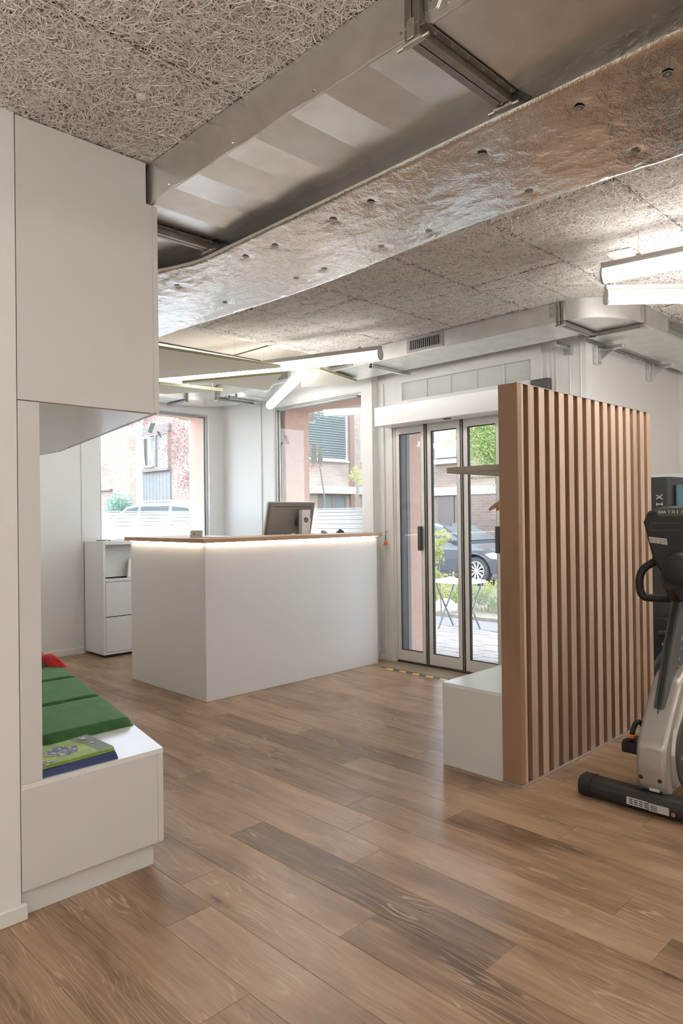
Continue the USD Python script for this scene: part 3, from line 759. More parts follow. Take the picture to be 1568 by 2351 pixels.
# jacket left on the pads
jk = Thing('jacket', 'crumpled dark grey and red jacket lying on the green bench pads', 'jacket', (1.45, 4.45, ZS + 0.043))
def heap(cx, cy, a, b, h, z0, seed, amp=0.3, rot=0.0):
    n, k = 30, 14
    V, Fc = [], []
    for i in range(k + 1):
        t = i / k
        for j in range(n):
            th = 2 * PI * j / n
            rr = 1 + 0.14 * math.sin(3 * th + seed) + 0.07 * math.sin(7 * th + 2 * seed)
            x, y = a * t * rr * math.cos(th), b * t * rr * math.sin(th)
            z = h * (1 - t ** 2.2) * (1 + amp * (meshkit.noise(np.array([[x * 16 + seed, y * 16, seed]]), seed)[0] - 0.5) * 2)
            V.append((cx + x * math.cos(rot) - y * math.sin(rot), cy + x * math.sin(rot) + y * math.cos(rot), z0 + max(z, 0.0)))
    for i in range(k):
        for j in range(n):
            q = (j + 1) % n
            Fc += [(i * n + j, (i + 1) * n + j, (i + 1) * n + q), (i * n + j, (i + 1) * n + q, i * n + q)]
    b0 = len(V)
    V += [(v[0], v[1], z0) for v in V[k * n:(k + 1) * n]]
    Fc += [(b0, b0 + (j + 1) % n, b0 + j) for j in range(1, n - 1)]
    return trimesh.Trimesh(V, Fc, process=False)
JZ = ZS + 0.0375
jk.part('body', heap(1.475, 4.30, 0.20, 0.25, 0.085, JZ, 3), 'grey_cloth', 60)
jk.part('sleeve', heap(1.672, 4.225, 0.052, 0.19, 0.062, JZ + 0.0003, 5, rot=0.16), 'red_cloth', 60, label='red sleeve')
jk.part('hood', heap(1.60, 4.53, 0.10, 0.11, 0.075, JZ + 0.0003, 8), 'red_cloth', 60, label='red hood')

# magazines
def magazine(name, label, cx, cy, w, d, rz, z, th, cover, group, lift=0.0, art=None):
    t = Thing(name, label, 'magazine', (cx, cy, z), rz, group, local=True)
    nx = 12
    def sheet(z0, z1, inset):
        V, Fc = [], []
        for i in range(nx + 1):
            u = i / nx
            x = (u - 0.5) * (w - 2 * inset)
            dz = lift * max(0, (u - 0.55) / 0.45) ** 1.6 * (1 if lift else 0)
            V += [(x, -d / 2 + inset, z0 + dz * 0.6), (x, d / 2 - inset, z0 + dz), (x, -d / 2 + inset, z1 + dz * 0.6), (x, d / 2 - inset, z1 + dz)]
        for i in range(nx):
            a, b = 4 * i, 4 * i + 4
            Fc += [(a, a + 1, b + 1), (a, b + 1, b), (a + 2, b + 2, b + 3), (a + 2, b + 3, a + 3), (a, b, b + 2), (a, b + 2, a + 2), (a + 1, a + 3, b + 3), (a + 1, b + 3, b + 1)]
        e = 4 * nx
        Fc += [(0, 2, 3), (0, 3, 1), (e, e + 1, e + 3), (e, e + 3, e + 2)]
        return trimesh.Trimesh(V, Fc, process=False)
    t.part('back_cover', sheet(0, 0.0005, 0), cover)
    t.part('pages', sheet(0.0006, th - 0.0007, 0.0012), 'mag_pages')
    t.part('spine', box(-w / 2, w / 2, -d / 2 - 0.0009, -d / 2 - 0.0001, 0, th - 0.0002, 0), cover)
    t.part('cover', sheet(th - 0.0006, th, 0), cover)
    if art:
        for nm, poly, mt in art:
            pts = []
            m_ = extrude(poly, 0.0003)
            v = m_.vertices
            u = v[:, 0] / w + 0.5
            dz = lift * np.clip((u - 0.55) / 0.45, 0, 1) ** 1.6 * np.where(v[:, 1] > 0, 1, 0.6 + 0.4 * (v[:, 1] / d + 0.5))
            m_.vertices = np.column_stack([v[:, 0], v[:, 1], v[:, 2] + th + 0.0003 + dz])
            t.part(nm, m_, mt)
    return t
zz = ZS + 0.0008
for k in range(4):
    magazine('magazine', ['dark blue magazine at the very bottom of the stack on the white bench', 'second dark blue magazine from the bottom of the stack on the bench',
                          'third dark blue magazine from the bottom of the stack on the bench', 'topmost dark blue magazine, just under the green ones on the bench'][k],
             1.092 - 0.003 * k, 2.556 + 0.001 * k, 0.297, 0.205, 0.6 * ((k * 7) % 3 - 1), zz, 0.0072, 'mag_blue', 'magazines stacked on the bench')
    zz += 0.0078
magazine('magazine', 'green magazine lying second from the top of the bench stack', 1.080, 2.560, 0.295, 0.21, 1.2, zz, 0.0045, 'print_green', 'magazines stacked on the bench')
zz += 0.0052
ell = Point(0, 0).buffer(1, 24)
art = [('photo', affinity.scale(affinity.translate(Polygon([(math.cos(a) * (1 + .12 * math.sin(5 * a)), math.sin(a) * (1 + .10 * math.cos(4 * a))) for a in np.linspace(0, 2 * PI, 40)[:-1]]), 0, 0), 0.062, 0.052).buffer(0), 'print_photo'),
       ('title_band', Polygon([(0.094, -0.10), (0.1475, -0.10), (0.1475, 0.104), (0.075, 0.104), (0.088, 0.04)]), 'mag_grey_green'),
       ('small_picture', affinity.translate(affinity.scale(ell, 0.032, 0.018), -0.10, -0.083), 'print_photo')]
top_mag = magazine('magazine', 'green magazine with a picture on its cover lying on top of the bench stack', 1.078, 2.563, 0.296, 0.21, 2.0, zz, 0.0045, 'print_green', 'magazines stacked on the bench', lift=0.006, art=art)
for k in range(3):
    top_mag.part('title_lettering', box(0.118 - 0.008 * k, 0.123 - 0.008 * k, 0.052, 0.085 - 0.006 * (k % 2), 0.0062 + 0.0042, 0.0066 + 0.0042, 0), 'print_white')
for (ax, ay, bx, by) in ((0.128, 0.124, 0.012, 0.004), ):
    pass
top_mag.part('cross_mark', cat_(box(0.112, 0.117, -0.012, 0.008, 0.0092, 0.0096, 0), box(0.1045, 0.1245, -0.0045, 0.0005, 0.0092, 0.0096, 0)), 'print_white')
om = magazine('magazine', 'brown and orange leaflet lying behind the green magazines on the bench', 1.035, 2.735, 0.21, 0.145, -14, ZS + 0.0008, 0.003, 'mag_orange', None,
         art=[('blue_label', sbox(-0.10, -0.05, -0.03, 0.0), 'mag_blue'), ('blue_line', sbox(-0.095, -0.033, -0.04, -0.028), 'print_white')])
#SECTION3
# ------------------------------------------------------------------ galvanised duct along the ceiling
DX0, DX1, DZ0, DZ1 = 1.388, 1.792, 2.548, 2.698
duct = Thing('air_duct', 'flat galvanized sheet metal air duct running under the ceiling beside the foil wrapped duct', 'air duct', (DX0, 1.115, DZ0))
def duct_section(y0, y1, pitch, seed):
    r = np.random.default_rng(seed)
    n = max(2, int(round((y1 - y0) / pitch)) + 1)
    ys = np.linspace(y0, y1, n)
    V, Fc = [], []
    zb = DZ0 + np.where(np.arange(n) % 2 == 0, 0.0, 0.0075 * r.uniform(0.6, 1.2, n))
    for i in range(n - 1):
        a, b = ys[i], ys[i + 1]
        z0, z1 = zb[i], zb[i + 1]
        k = len(V)
        V += [(DX0, a, z0), (DX1, a, z0), (DX1, b, z1), (DX0, b, z1)]
        Fc += [(k, k + 2, k + 1), (k, k + 3, k + 2)]
        k = len(V)
        V += [(DX0, a, z0), (DX0, b, z1), (DX0, b, DZ1), (DX0, a, DZ1), (DX1, a, z0), (DX1, b, z1), (DX1, b, DZ1), (DX1, a, DZ1)]
        Fc += [(k, k + 2, k + 1), (k, k + 3, k + 2), (k + 4, k + 5, k + 6), (k + 4, k + 6, k + 7), (k + 3, k + 6, k + 2), (k + 3, k + 7, k + 6)]
    return trimesh.Trimesh(V, Fc, process=False)
for s, (a, b, p_) in enumerate(((-3.1, 1.095, 0.42), (1.135, 2.61, 0.1585), (2.65, 3.35, 0.1585))):
    duct.part('duct_section', duct_section(max(a, WB + 0.005), b, p_, 40 + s), 'galvanized')
    duct.part('lower_seam', box(DX0 - 0.0035, DX0 + 0.004, max(a, WB + 0.005), b, DZ0 - 0.003, DZ0 - 0.0002, 0.001), 'galvanized_bright')
for yj in (1.115, 2.63):
    fl = duct.part('flange', cat_(box(DX0 - 0.024, DX1 - 0.004, yj - 0.024, yj - 0.0015, DZ0 - 0.030, DZ0 + 0.004, 0.003), box(DX0 - 0.024, DX1 - 0.004, yj + 0.0015, yj + 0.024, DZ0 - 0.030, DZ0 + 0.004, 0.003),
                                  box(DX0 - 0.024, DX0 + 0.004, yj - 0.024, yj - 0.0015, DZ0 + 0.0045, DZ1 - 0.004, 0.003), box(DX0 - 0.024, DX0 + 0.004, yj + 0.0015, yj + 0.024, DZ0 + 0.0045, DZ1 - 0.004, 0.003)), 'galvanized_dark')
    duct.part('flange_lip', box(DX0 - 0.02, DX1 - 0.01, yj - 0.044, yj - 0.0245, DZ0 - 0.006, DZ0 - 0.0035, 0.001), 'galvanized_dark', under=fl)
    for xx in (DX0 - 0.022, DX1 - 0.016):
        duct.part('corner_clamp', cat_(box(xx - 0.006, xx + 0.014, yj - 0.030, yj + 0.030, DZ0 - 0.040, DZ0 - 0.031, 0.002), cyl((xx + 0.004, yj - 0.05, DZ0 - 0.036), (xx + 0.004, yj + 0.05, DZ0 - 0.036), 0.0045, 8), box(xx - 0.008, xx + 0.012, yj - 0.012, yj + 0.012, DZ0 - 0.030, DZ0 + 0.02, 0.002)), 'galvanized_bright', under=fl)
    for k in range(6):
        duct.part('rivet', cyl((DX0 + 0.03 + k * 0.07, yj - 0.034, DZ0 - 0.0085), (DX0 + 0.03 + k * 0.07, yj - 0.034, DZ0 - 0.006), 0.004, 8), 'galvanized_bright', under=fl)
tab = duct.part('hanger_strap', slab_x(Polygon([(1.055, DZ0 + 0.03), (1.085, DZ0 + 0.035), (1.085, DZ1), (1.045, DZ1), (1.045, DZ0 + 0.045)]).buffer(0.004), DX0 - 0.004, DX0 - 0.001), 'galvanized_bright')
for zz_ in (DZ0 + 0.055, DZ0 + 0.085, DZ0 + 0.12):
    duct.part('screw', lathe([(0, 0.005), (0.003, 0.0045), (0.0055, 0.0)], 10, frame((DX0 - 0.0042, 1.066, zz_), (0, 1, 0), (0, 0, 1), (-1, 0, 0))), 'galvanized_bright', under=tab)
for yy in (1.02, 1.17, 1.5, 1.9, 2.3):
    duct.part('screw', lathe([(0, 0.005), (0.003, 0.0045), (0.0055, 0.0)], 10, frame((DX0 - 0.0005, yy, DZ0 + 0.022), (0, 1, 0), (0, 0, 1), (-1, 0, 0))), 'galvanized_bright')

# ------------------------------------------------------------------ foil wrapped duct
def foil_x(y):
    return 1.783 - 0.55 * max(0, y - 2.66) ** 1.6, 2.325 - 0.06 * max(0, y - 3.3) + 0.02 * math.sin(y * 3.1)
FB_L, FB_R = 2.487, 2.452
def foil_mesh():
    ys = np.concatenate([np.arange(-1.2, 0.5, 0.05), np.arange(0.5, 4.15, 0.0125)])
    sec = []
    nb, ns = 56, 12
    V = []
    for y in ys:
        xl, xr = foil_x(y)
        pts = []
        for s in np.linspace(0, 1, ns, endpoint=False):
            pts.append((xl, 2.697 - (2.697 - FB_L - 0.02) * s, 0, -1))
        for s in np.linspace(0, 1, 4, endpoint=False):
            a = s * PI / 2
            pts.append((xl + 0.02 - 0.02 * math.cos(a), FB_L + 0.02 - 0.02 * math.sin(a), -math.sin(a) * .7, -math.cos(a) * .7))
        for s in np.linspace(0, 1, nb):
            x = xl + 0.02 + (xr - xl - 0.045) * s
            pts.append((x, FB_L + (FB_R - FB_L) * s - 0.010 * math.sin(PI * s), -1, 0))
        for s in np.linspace(0, 1, 5)[1:]:
            a = s * PI / 2
            pts.append((xr - 0.025 + 0.025 * math.sin(a), FB_R + 0.025 - 0.025 * math.cos(a), -math.cos(a) * .7, math.sin(a) * .7))
        for s in np.linspace(0, 1, 6)[1:]:
            pts.append((xr, FB_R + 0.025 + (2.697 - FB_R - 0.025) * s, 0, 1))
        V.append([(p[0], y, p[1], p[3], p[2]) for p in pts])
    V = np.array(V)
    P_ = V[..., :3].copy()
    n1 = meshkit.fbm(P_ * np.array([9, 4, 9]), 4, 3) - 0.5
    n2 = meshkit.fbm(P_ * np.array([34, 20, 34]), 3, 9) - 0.5
    n3 = 1 - np.abs(2 * meshkit.fbm(P_ * np.array([17, 9, 17]) + 4, 3, 15) - 1)
    d = 0.007 * n1 + 0.0022 * n2 + 0.0024 * (n3 ** 5 - 0.4)
    for (px, py) in PINS:
        rr = np.hypot(P_[..., 0] - px, P_[..., 1] - py)
        d -= 0.0055 * np.exp(-(rr / 0.030) ** 2) * (V[..., 4] < -0.5)
    d[:, 0] *= 0.2; d[:, -1] *= 0.2
    d *= np.where(V[..., 3] < -0.5, 0.35, 1.0)
    P_[..., 0] += V[..., 3] * d
    P_[..., 2] += V[..., 4] * d
    a, b = P_.shape[:2]
    i, j = np.meshgrid(np.arange(a - 1), np.arange(b - 1), indexing='ij')
    q = np.stack([i * b + j, (i + 1) * b + j, (i + 1) * b + j + 1, i * b + j + 1], -1).reshape(-1, 4)
    out = []
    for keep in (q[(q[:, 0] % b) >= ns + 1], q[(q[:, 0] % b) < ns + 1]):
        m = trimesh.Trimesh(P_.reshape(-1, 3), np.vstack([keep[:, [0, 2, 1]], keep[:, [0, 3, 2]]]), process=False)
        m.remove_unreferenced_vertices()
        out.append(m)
    return out
PINS = [(1.905, 0.70), (2.20, 0.62), (1.90, 1.269), (1.888, 0.936), (1.895, 1.749), (1.894, 1.948), (1.899, 2.307), (1.885, 2.492), (2.203, 1.281), (2.216, 1.734), (2.193, 1.97), (2.201, 2.327), (2.188, 2.505), (2.165, 3.046), (2.198, 0.905), (1.86, 3.02)]
foil = Thing('foil_duct', 'air duct wrapped in crinkled silver foil insulation, hung under the ceiling', 'air duct', (1.783, 1.115, 2.46))
fm, fs = foil_mesh()
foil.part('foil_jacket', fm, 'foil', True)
foil.part('side_wrap', fs, 'foil_dark_reflection', True, label='upright side of the foil with its dark reflection put into the colour')  # same foil, darkened to imitate what it reflects
fv = fm.vertices
for (px, py) in PINS:
    near = fv[(np.hypot(fv[:, 0] - px, fv[:, 1] - py) < 0.02) & (fv[:, 2] < 2.52)]
    z = near[:, 2].min() if len(near) else 2.46
    foil.part('insulation_pin', lathe([(0, -0.004), (0.003, -0.003), (0.004, -0.0012), (0.013, -0.0008), (0.0145, 0.001), (0, 0.001)], 16, frame((px, py, z - 0.0005), (1, 0, 0), (0, 1, 0))), 'pin_metal', label='round metal insulation pin')

# ------------------------------------------------------------------ rectangular duct round the outer walls
WX0, WX1, WZ0, WZ1 = 4.200, 4.620, 2.570, 2.698
wd = Thing('wall_duct', 'galvanized rectangular air duct running above the entrance and along the window walls', 'air duct', (WX0, 2.2, WZ0))
def arc(cx, cy, rx, ry, a0, a1, n=14):
    return [(cx + rx * math.cos(a), cy + ry * math.sin(a)) for a in np.linspace(a0, a1, n)]
wd.part('duct_section', box(WX0, WX1, 2.235, 6.05, WZ0, WZ1, 0.002), 'galvanized')
elb = Polygon(arc(4.63, 2.225, 0.43, 0.335, PI, 1.5 * PI) + arc(4.63, 2.225, 0.01, 0.01, 1.5 * PI, PI, 5)[:0] + [(4.63, 2.225 + 0.0)])
elb = Polygon(arc(4.64, 2.225, 0.44, 0.335, PI, 1.5 * PI) + [(4.64, 2.31)] + arc(4.64, 2.225 + 0.085, 0.02, 0.085, 1.5 * PI, PI, 2)[:0] + [(4.62, 2.225)])
wd.part('elbow', extrude(elb, WZ1 - WZ0, frame((0, 0, WZ0), (1, 0, 0), (0, 1, 0))), 'galvanized', 30)
wd.part('duct_section', box(4.655, 6.64, 1.89, 2.31, WZ0, WZ1, 0.002), 'galvanized')
elb2 = Polygon([(4.20, 6.065)] + arc(4.02, 6.065, 0.18, 0.30, 0, PI / 2, 10) + [(4.02, 6.70)] + arc(4.20, 6.28, 0.42, 0.42, PI / 2, 0, 10) + [(4.62, 6.065)])
wd.part('elbow', extrude(elb2, WZ1 - WZ0, frame((0, 0, WZ0), (1, 0, 0), (0, 1, 0))), 'galvanized', 30)
wd.part('duct_section', box(2.4, 4.005, 6.365, 6.70, WZ0, WZ1, 0.002), 'galvanized')
def ring_y(y, x0, x1):
    return cat_(box(x0 - 0.018, x0 + 0.003, y - 0.030, y - 0.003, WZ0 - 0.004, WZ1 - 0.004, 0.003), box(x0 - 0.018, x0 + 0.003, y + 0.003, y + 0.030, WZ0 - 0.004, WZ1 - 0.004, 0.003),
                box(x0 - 0.018, x1, y - 0.028, y - 0.003, WZ0 - 0.024, WZ0 - 0.0045, 0.003), box(x0 - 0.018, x1, y + 0.003, y + 0.028, WZ0 - 0.024, WZ0 - 0.0045, 0.003))
def ring_x(x, y0, y1):
    return cat_(box(x - 0.022, x - 0.003, y0 - 0.018, y0 + 0.003, WZ0 - 0.004, WZ1 - 0.004, 0.003), box(x + 0.003, x + 0.022, y0 - 0.018, y0 + 0.003, WZ0 - 0.004, WZ1 - 0.004, 0.003),
                box(x - 0.022, x - 0.003, y0 - 0.018, y1, WZ0 - 0.024, WZ0 - 0.0045, 0.003), box(x + 0.003, x + 0.022, y0 - 0.018, y1, WZ0 - 0.024, WZ0 - 0.0045, 0.003))
for y in (2.225, 6.06):
    f_ = wd.part('flange', ring_y(y, WX0, WX1 + 0.03), 'galvanized_dark')
    wd.part('corner_clamp', box(WX0 - 0.026, WX0 + 0.004, y - 0.034, y + 0.034, WZ0 - 0.034, WZ0 - 0.0245, 0.003), 'galvanized_bright', under=f_)
    wd.part('corner_clamp', box(WX1 + 0.012, WX1 + 0.038, y - 0.034, y + 0.034, WZ0 - 0.034, WZ0 - 0.0245, 0.003), 'galvanized_bright', under=f_)
for x, a, b in ((4.648, 1.89, 2.33), (4.012, 6.365, 6.70)):
    f_ = wd.part('flange', ring_x(x, a, b), 'galvanized_dark')
    wd.part('corner_clamp', box(x - 0.026, x + 0.026, a - 0.026, a + 0.004, WZ0 - 0.034, WZ0 - 0.0245, 0.003), 'galvanized_bright', under=f_)
for y in (3.93, 5.78, 5.90):
    wd.part('support_rail', cat_(box(WX0 + 0.03, WX1 + 0.10, y - 0.020, y - 0.015, WZ0 - 0.026, WZ0 - 0.001, 0.001), box(WX0 + 0.03, WX1 + 0.10, y + 0.015, y + 0.020, WZ0 - 0.026, WZ0 - 0.001, 0.001), box(WX0 + 0.03, WX1 + 0.10, y - 0.020, y + 0.020, WZ0 - 0.0275, WZ0 - 0.0265, 0)), 'galvanized_bright')
wd.part('wall_bracket', cat_(box(4.64, 4.86, 2.50, 2.53, 2.545, 2.568, 0.002), box(4.83, 4.868, 2.485, 2.545, 2.50, 2.568, 0.002)), 'galvanized_bright')
wd.part('hanger_strap', box(WX0 - 0.004, WX0 - 0.0006, 2.272, 2.306, WZ0 + 0.035, WZ1 - 0.003, 0.001), 'galvanized_bright')
for k in range(2):
    wd.part('screw', lathe([(0, 0.005), (0.003, 0.0045), (0.0055, 0.0)], 10, frame((WX0 - 0.0042, 2.289, WZ0 + 0.05 + 0.045 * k), (0, 1, 0), (0, 0, 1), (-1, 0, 0))), 'galvanized_dark')
for bx in (4.99, 5.95):
    wd.part('wall_bracket', cat_(box(bx, bx + 0.045, 2.17, 2.385, 2.522, 2.545, 0.002), box(bx - 0.01, bx + 0.055, 2.355, 2.3885, 2.43, 2.56, 0.002),
                                 hull([(bx, 2.35, 2.44), (bx + 0.006, 2.35, 2.44), (bx, 2.35, 2.52), (bx + 0.006, 2.35, 2.52), (bx, 2.24, 2.52), (bx + 0.006, 2.24, 2.52)])), 'galvanized_bright')
rail = sbox(4.96, 0, 6.06, 0.030)
for k in range(27):
    rail = rail.difference(sbox(4.975 + 0.04 * k, 0.007, 4.997 + 0.04 * k, 0.023))
wd.part('perforated_rail', cat_(extrude(rail, 0.004, frame((0, 2.30, 2.548), (1, 0, 0), (0, 1, 0)))), 'galvanized_dark')
for k in range(4):
    wd.part('rail_bolt', cyl((5.12 + 0.26 * k, 2.315, 2.53), (5.12 + 0.26 * k, 2.315, 2.553), 0.008, 8), 'galvanized_dark')

def grille(label, o, u, w, h=0.094, nb=15, group='ventilation grilles set in the wall duct'):
    """o: centre on the duct face; u: unit vector along the face; the face looks along u x z."""
    u = np.array(u, float)
    nrm = np.cross(u, [0, 0, 1.0])
    t = Thing('vent_grille', label, 'vent', o, 0, group)
    T = lambda d: frame(np.array(o) + nrm * d, u, (0, 0, 1), nrm)
    fr = sbox(-w / 2, -h / 2, w / 2, h / 2).difference(sbox(-w / 2 + 0.028, -h / 2 + 0.020, w / 2 - 0.028, h / 2 - 0.020))
    t.part('grille_frame', extrude(fr, 0.006, T(0.0005)), 'grille_grey')
    t.part('backing', extrude(sbox(-w / 2 + 0.026, -h / 2 + 0.018, w / 2 - 0.026, h / 2 - 0.018), 0.0006, T(0.0003)), 'black_void')
    for k in range(nb):
        c = -w / 2 + 0.034 + (w - 0.068) * k / (nb - 1)
        t.part('blade', extrude(sbox(c - 0.0035, -h / 2 + 0.021, c + 0.0035, h / 2 - 0.021), 0.0045, T(0.0011)), 'grille_grey')
    for sx in (-1, 1):
        for sy in (-1, 1):
            t.part('screw', extrude(Point(sx * (w / 2 - 0.014), sy * (h / 2 - 0.010)).buffer(0.004, 3), 0.001, T(0.0066)), 'alu')
    return t
grille('grey ventilation grille in the wall duct above the middle of the entrance', (WX0, 3.340, 2.638), (0, -1, 0), 0.350, 0.110)
grille('grey ventilation grille in the wall duct behind the tip of the long ceiling lamp', (WX0, 4.255, 2.638), (0, -1, 0), 0.30, 0.110)
grille('small grey ventilation grille in the wall duct above the corner by the windows', (WX0, 5.055, 2.638), (0, -1, 0), 0.30, 0.110)
grille('grey ventilation grille in the duct above the fitness machines', (5.235, 1.89, 2.64), (1, 0, 0), 0.36, 0.100)

# ------------------------------------------------------------------ linear lamps
def lamp(label, p0, p1, wires=(0.08, 0.9), cable=True, plate=None, group='linear tube lamps hung from the ceiling', led='led_tube', cover=True):
    p0, p1 = np.array(p0, float), np.array(p1, float)
    u = (p1 - p0) / np.linalg.norm(p1 - p0)
    v = np.cross([0, 0, 1.0], u)
    L = np.linalg.norm(p1 - p0)
    t = Thing('linear_lamp', label, 'lamp', p0, 0, group)
    T = np.eye(4); T[:3, 0], T[:3, 1], T[:3, 2], T[:3, 3] = v, (0, 0, 1), u, p0
    R_ = 0.041
    dif = Point(0, 0).buffer(R_, 16).difference(Polygon([(-0.06, 0.024), (0.06, 0.024), (0.06, 0.07), (-0.06, 0.07)])) if cover else Point(0, 0).buffer(R_, 16).difference(sbox(-0.017, 0.028, 0.017, 0.06))
    a = T.copy(); a[:3, 3] = p0 + u * 0.012
    t.part('diffuser', extrude(dif, L - 0.024, a), led, 40)
    hs = Point(0, 0).buffer(R_ + 0.001, 16).intersection(sbox(-0.06, 0.0245, 0.06, 0.07)).union(sbox(-0.0165, 0.03, 0.0165, 0.058)) if cover else sbox(-0.0165, 0.0285, 0.0165, 0.058)
    t.part('housing', extrude(hs, L - 0.024, a), 'lamp_grey')
    capp = Point(0, 0).buffer(R_ + 0.0015, 14).union(sbox(-0.018, 0, 0.018, 0.060))
    t.part('end_cap', extrude(capp, 0.0115, T), 'lamp_grey')
    b = T.copy(); b[:3, 3] = p1 - u * 0.0115
    t.part('end_cap', extrude(capp, 0.0115, b), 'lamp_grey')
    for w in wires:
        q = p0 + u * (L * w)
        t.part('hanging_wire', cyl(q + (0, 0, 0.0585), (q[0], q[1], CEIL - 0.002), 0.0012, 6), 'cable_white')
        t.part('wire_clip', box(q[0] - 0.010, q[0] + 0.010, q[1] - 0.010, q[1] + 0.010, q[2] + 0.0585, q[2] + 0.072, 0.002), 'lamp_grey')
    if cable:
        q = p0 + u * 0.05
        t.part('power_cable', tube([q + (0, 0, 0.059), q + (0.004, 0.004, 0.10), (q[0] + 0.012, q[1] + 0.012, (q[2] + CEIL) / 2), (q[0] + 0.008, q[1] + 0.01, CEIL - 0.003)], 0.006, 8, 5), 'cable_grey', 60)
    if plate:
        t.part('ceiling_plate', prism_z(plate, CEIL - 0.012, CEIL - 0.0025), 'frame_white', label='square white ceiling plate')
    return t
def between(a, b, L):
    a, b = np.array(a, float), np.array(b, float)
    return a, a + (b - a) / np.linalg.norm(b - a) * L
lamp('long tube lamp reaching from above the counter past the overhead cupboard', *between((3.789, 3.416, 2.50), (3.111, 5.349, 2.50), 2.45), wires=(0.07, 0.72), cable=False)
lamp('tube lamp with its round end cap in front, pointing to the window corner', *between((3.65, 4.107, 2.46), (4.48, 5.55, 2.46), 1.68), wires=(0.03, 0.9), cable=False)
lamp('added hidden fill tube in the corner behind the overhead cupboard', *between((1.25, 6.25, 2.32), (2.30, 6.15, 2.32), 1.05), cable=False, led='led_tube_fill')  # added out of sight to brighten the far end
lamp('lower tube lamp of the crossing pair, under the square ceiling plate', *between((3.651, 1.677, 2.485), (3.94, 1.384, 2.485), 1.45), wires=(0.9,),
     plate=[(3.594, 1.640), (3.622, 1.525), (3.748, 1.527), (3.741, 1.671)], led='led_tube_bright')
lamp('tube lamp crossing behind the one under the square ceiling plate', *between((3.413, 1.585, 2.52), (3.478, 1.225, 2.52), 1.45), wires=(0.12, 0.9), cable=False, led='led_tube_bright')
for q, (a, b) in enumerate((((-0.9, -0.5, 2.15), (0.2, -1.6, 2.15)), ((-0.35, -0.3, 2.28), (-0.35, -1.5, 2.28)), ((-1.7, 1.9, 2.15), (-0.6, 1.0, 2.15)), ((-1.3, 1.0, 2.28), (-0.1, 0.8, 2.28)),
                            ((2.6, -0.6, 2.15), (3.6, -1.6, 2.15)), ((0.75, -1.75, 2.28), (1.25, -0.4, 2.28)), ((5.0, -0.3, 2.15), (6.0, -1.2, 2.15)))):  # fill tubes added outside the view to brighten room and ceiling
    lamp(['added fill tube behind the viewpoint, nearer the west wall', 'added fill tube behind the viewpoint, crossing another one', 'added fill tube beside the white wall left of the viewpoint', 'added fill tube left of the viewpoint, the one nearer to it',
          'added fill tube over the training floor right of the viewpoint', 'added fill tube over the floor between the two ducts, behind the viewpoint', 'added fill tube in the far corner of the training floor'][q], *between(a, b, 1.5), cable=False, led='led_tube_fill', cover=False)

# ------------------------------------------------------------------ hanging acoustic panels
def acoustic(label, pts, z, h=0.022):
    t = Thing('acoustic_panel', label, 'acoustic panel', (*pts[0], z), 0, 'felt panels hung over the reception desk')
    P_ = Polygon(pts)
    t.part('felt_face', prism_z(pts, z, z + 0.002), 'acoustic_cream')
    t.part('felt_core', prism_z(pts, z + 0.0021, z + h - 0.0025), 'acoustic_edge', label='olive green core showing at the edges')
    t.part('felt_face', prism_z(pts, z + h - 0.0024, z + h), 'acoustic_cream')
    c = P_.representative_point()
    for s in (0.35, 0.8):
        q = np.array(pts[1]) * s + np.array([c.x, c.y]) * (1 - s)
        t.part('hanging_wire', cyl((q[0], q[1], z + h), (q[0], q[1], CEIL - 0.002), 0.001, 6), 'cable_white')
    return t
acoustic('large cream felt panel with an olive edge hanging above the counter, nearest the overhead cupboard', [(1.95, 4.175), (3.39, 4.067), (2.923, 5.025), (2.45, 6.0), (1.95, 6.0)], 2.45)
acoustic('pale four cornered felt panel hanging just behind the long tube lamp', [(3.489, 4.17), (3.852, 4.806), (3.257, 4.83), (3.11, 4.99)], 2.43)
acoustic('small cream felt panel hanging in front of the duct elbow at the windows', [(2.97, 5.09), (3.537, 5.02), (3.245, 5.47), (2.97, 5.50)], 2.42)
acoustic('cream felt panel hanging behind the round lamp end cap near the entrance', [(3.936, 4.222), (4.544, 4.39), (4.60, 4.56), (4.33, 4.91), (3.88, 4.33)], 2.535)
#SECTION4
# ------------------------------------------------------------------ reception desk
RX0, RX1, RY0, RY1 = 2.870, 4.700, 4.320, 5.415
desk = Thing('reception_desk', 'white L-shaped reception desk with glowing light strip under its oak counter', 'reception desk', (RX0, RY0, 0))
desk.part('front_panel', box(RX0, RX1, RY0, RY0 + 0.038, 0.001, 1.128, 0.0012), 'desk_white')
desk.part('side_panel', box(RX0, RX0 + 0.038, RY0 + 0.0385, RY1, 0.001, 1.128, 0.0012), 'desk_white')
desk.part('end_panel', box(RX1 - 0.038, RX1, RY0 + 0.0385, 4.95, 0.001, 1.128, 0.0012), 'desk_white')
desk.part('worktop', box(RX0 + 0.0385, RX1 - 0.0385, RY0 + 0.0385, 5.10, 0.715, 0.74, 0.002), 'desk_white')
desk.part('counter_support', box(RX0 + 0.0385, 4.66, RY0 + 0.0385, RY0 + 0.30, 1.105, 1.128, 0.001), 'desk_white')
desk.part('counter_top', box(2.843, 4.752, 4.296, 4.692, 1.150, 1.180, 0.0015), 'counter_oak')
desk.part('counter_top', box(2.843, 3.42, 4.6925, 5.475, 1.150, 1.180, 0.0015), 'counter_oak')
desk.part('counter_riser', cat_(box(RX0 + 0.012, RX1 - 0.01, RY0 + 0.012, RY0 + 0.28, 1.1285, 1.1498, 0), box(RX0 + 0.012, 3.35, RY0 + 0.281, RY1 - 0.01, 1.1285, 1.1498, 0)), 'desk_white')
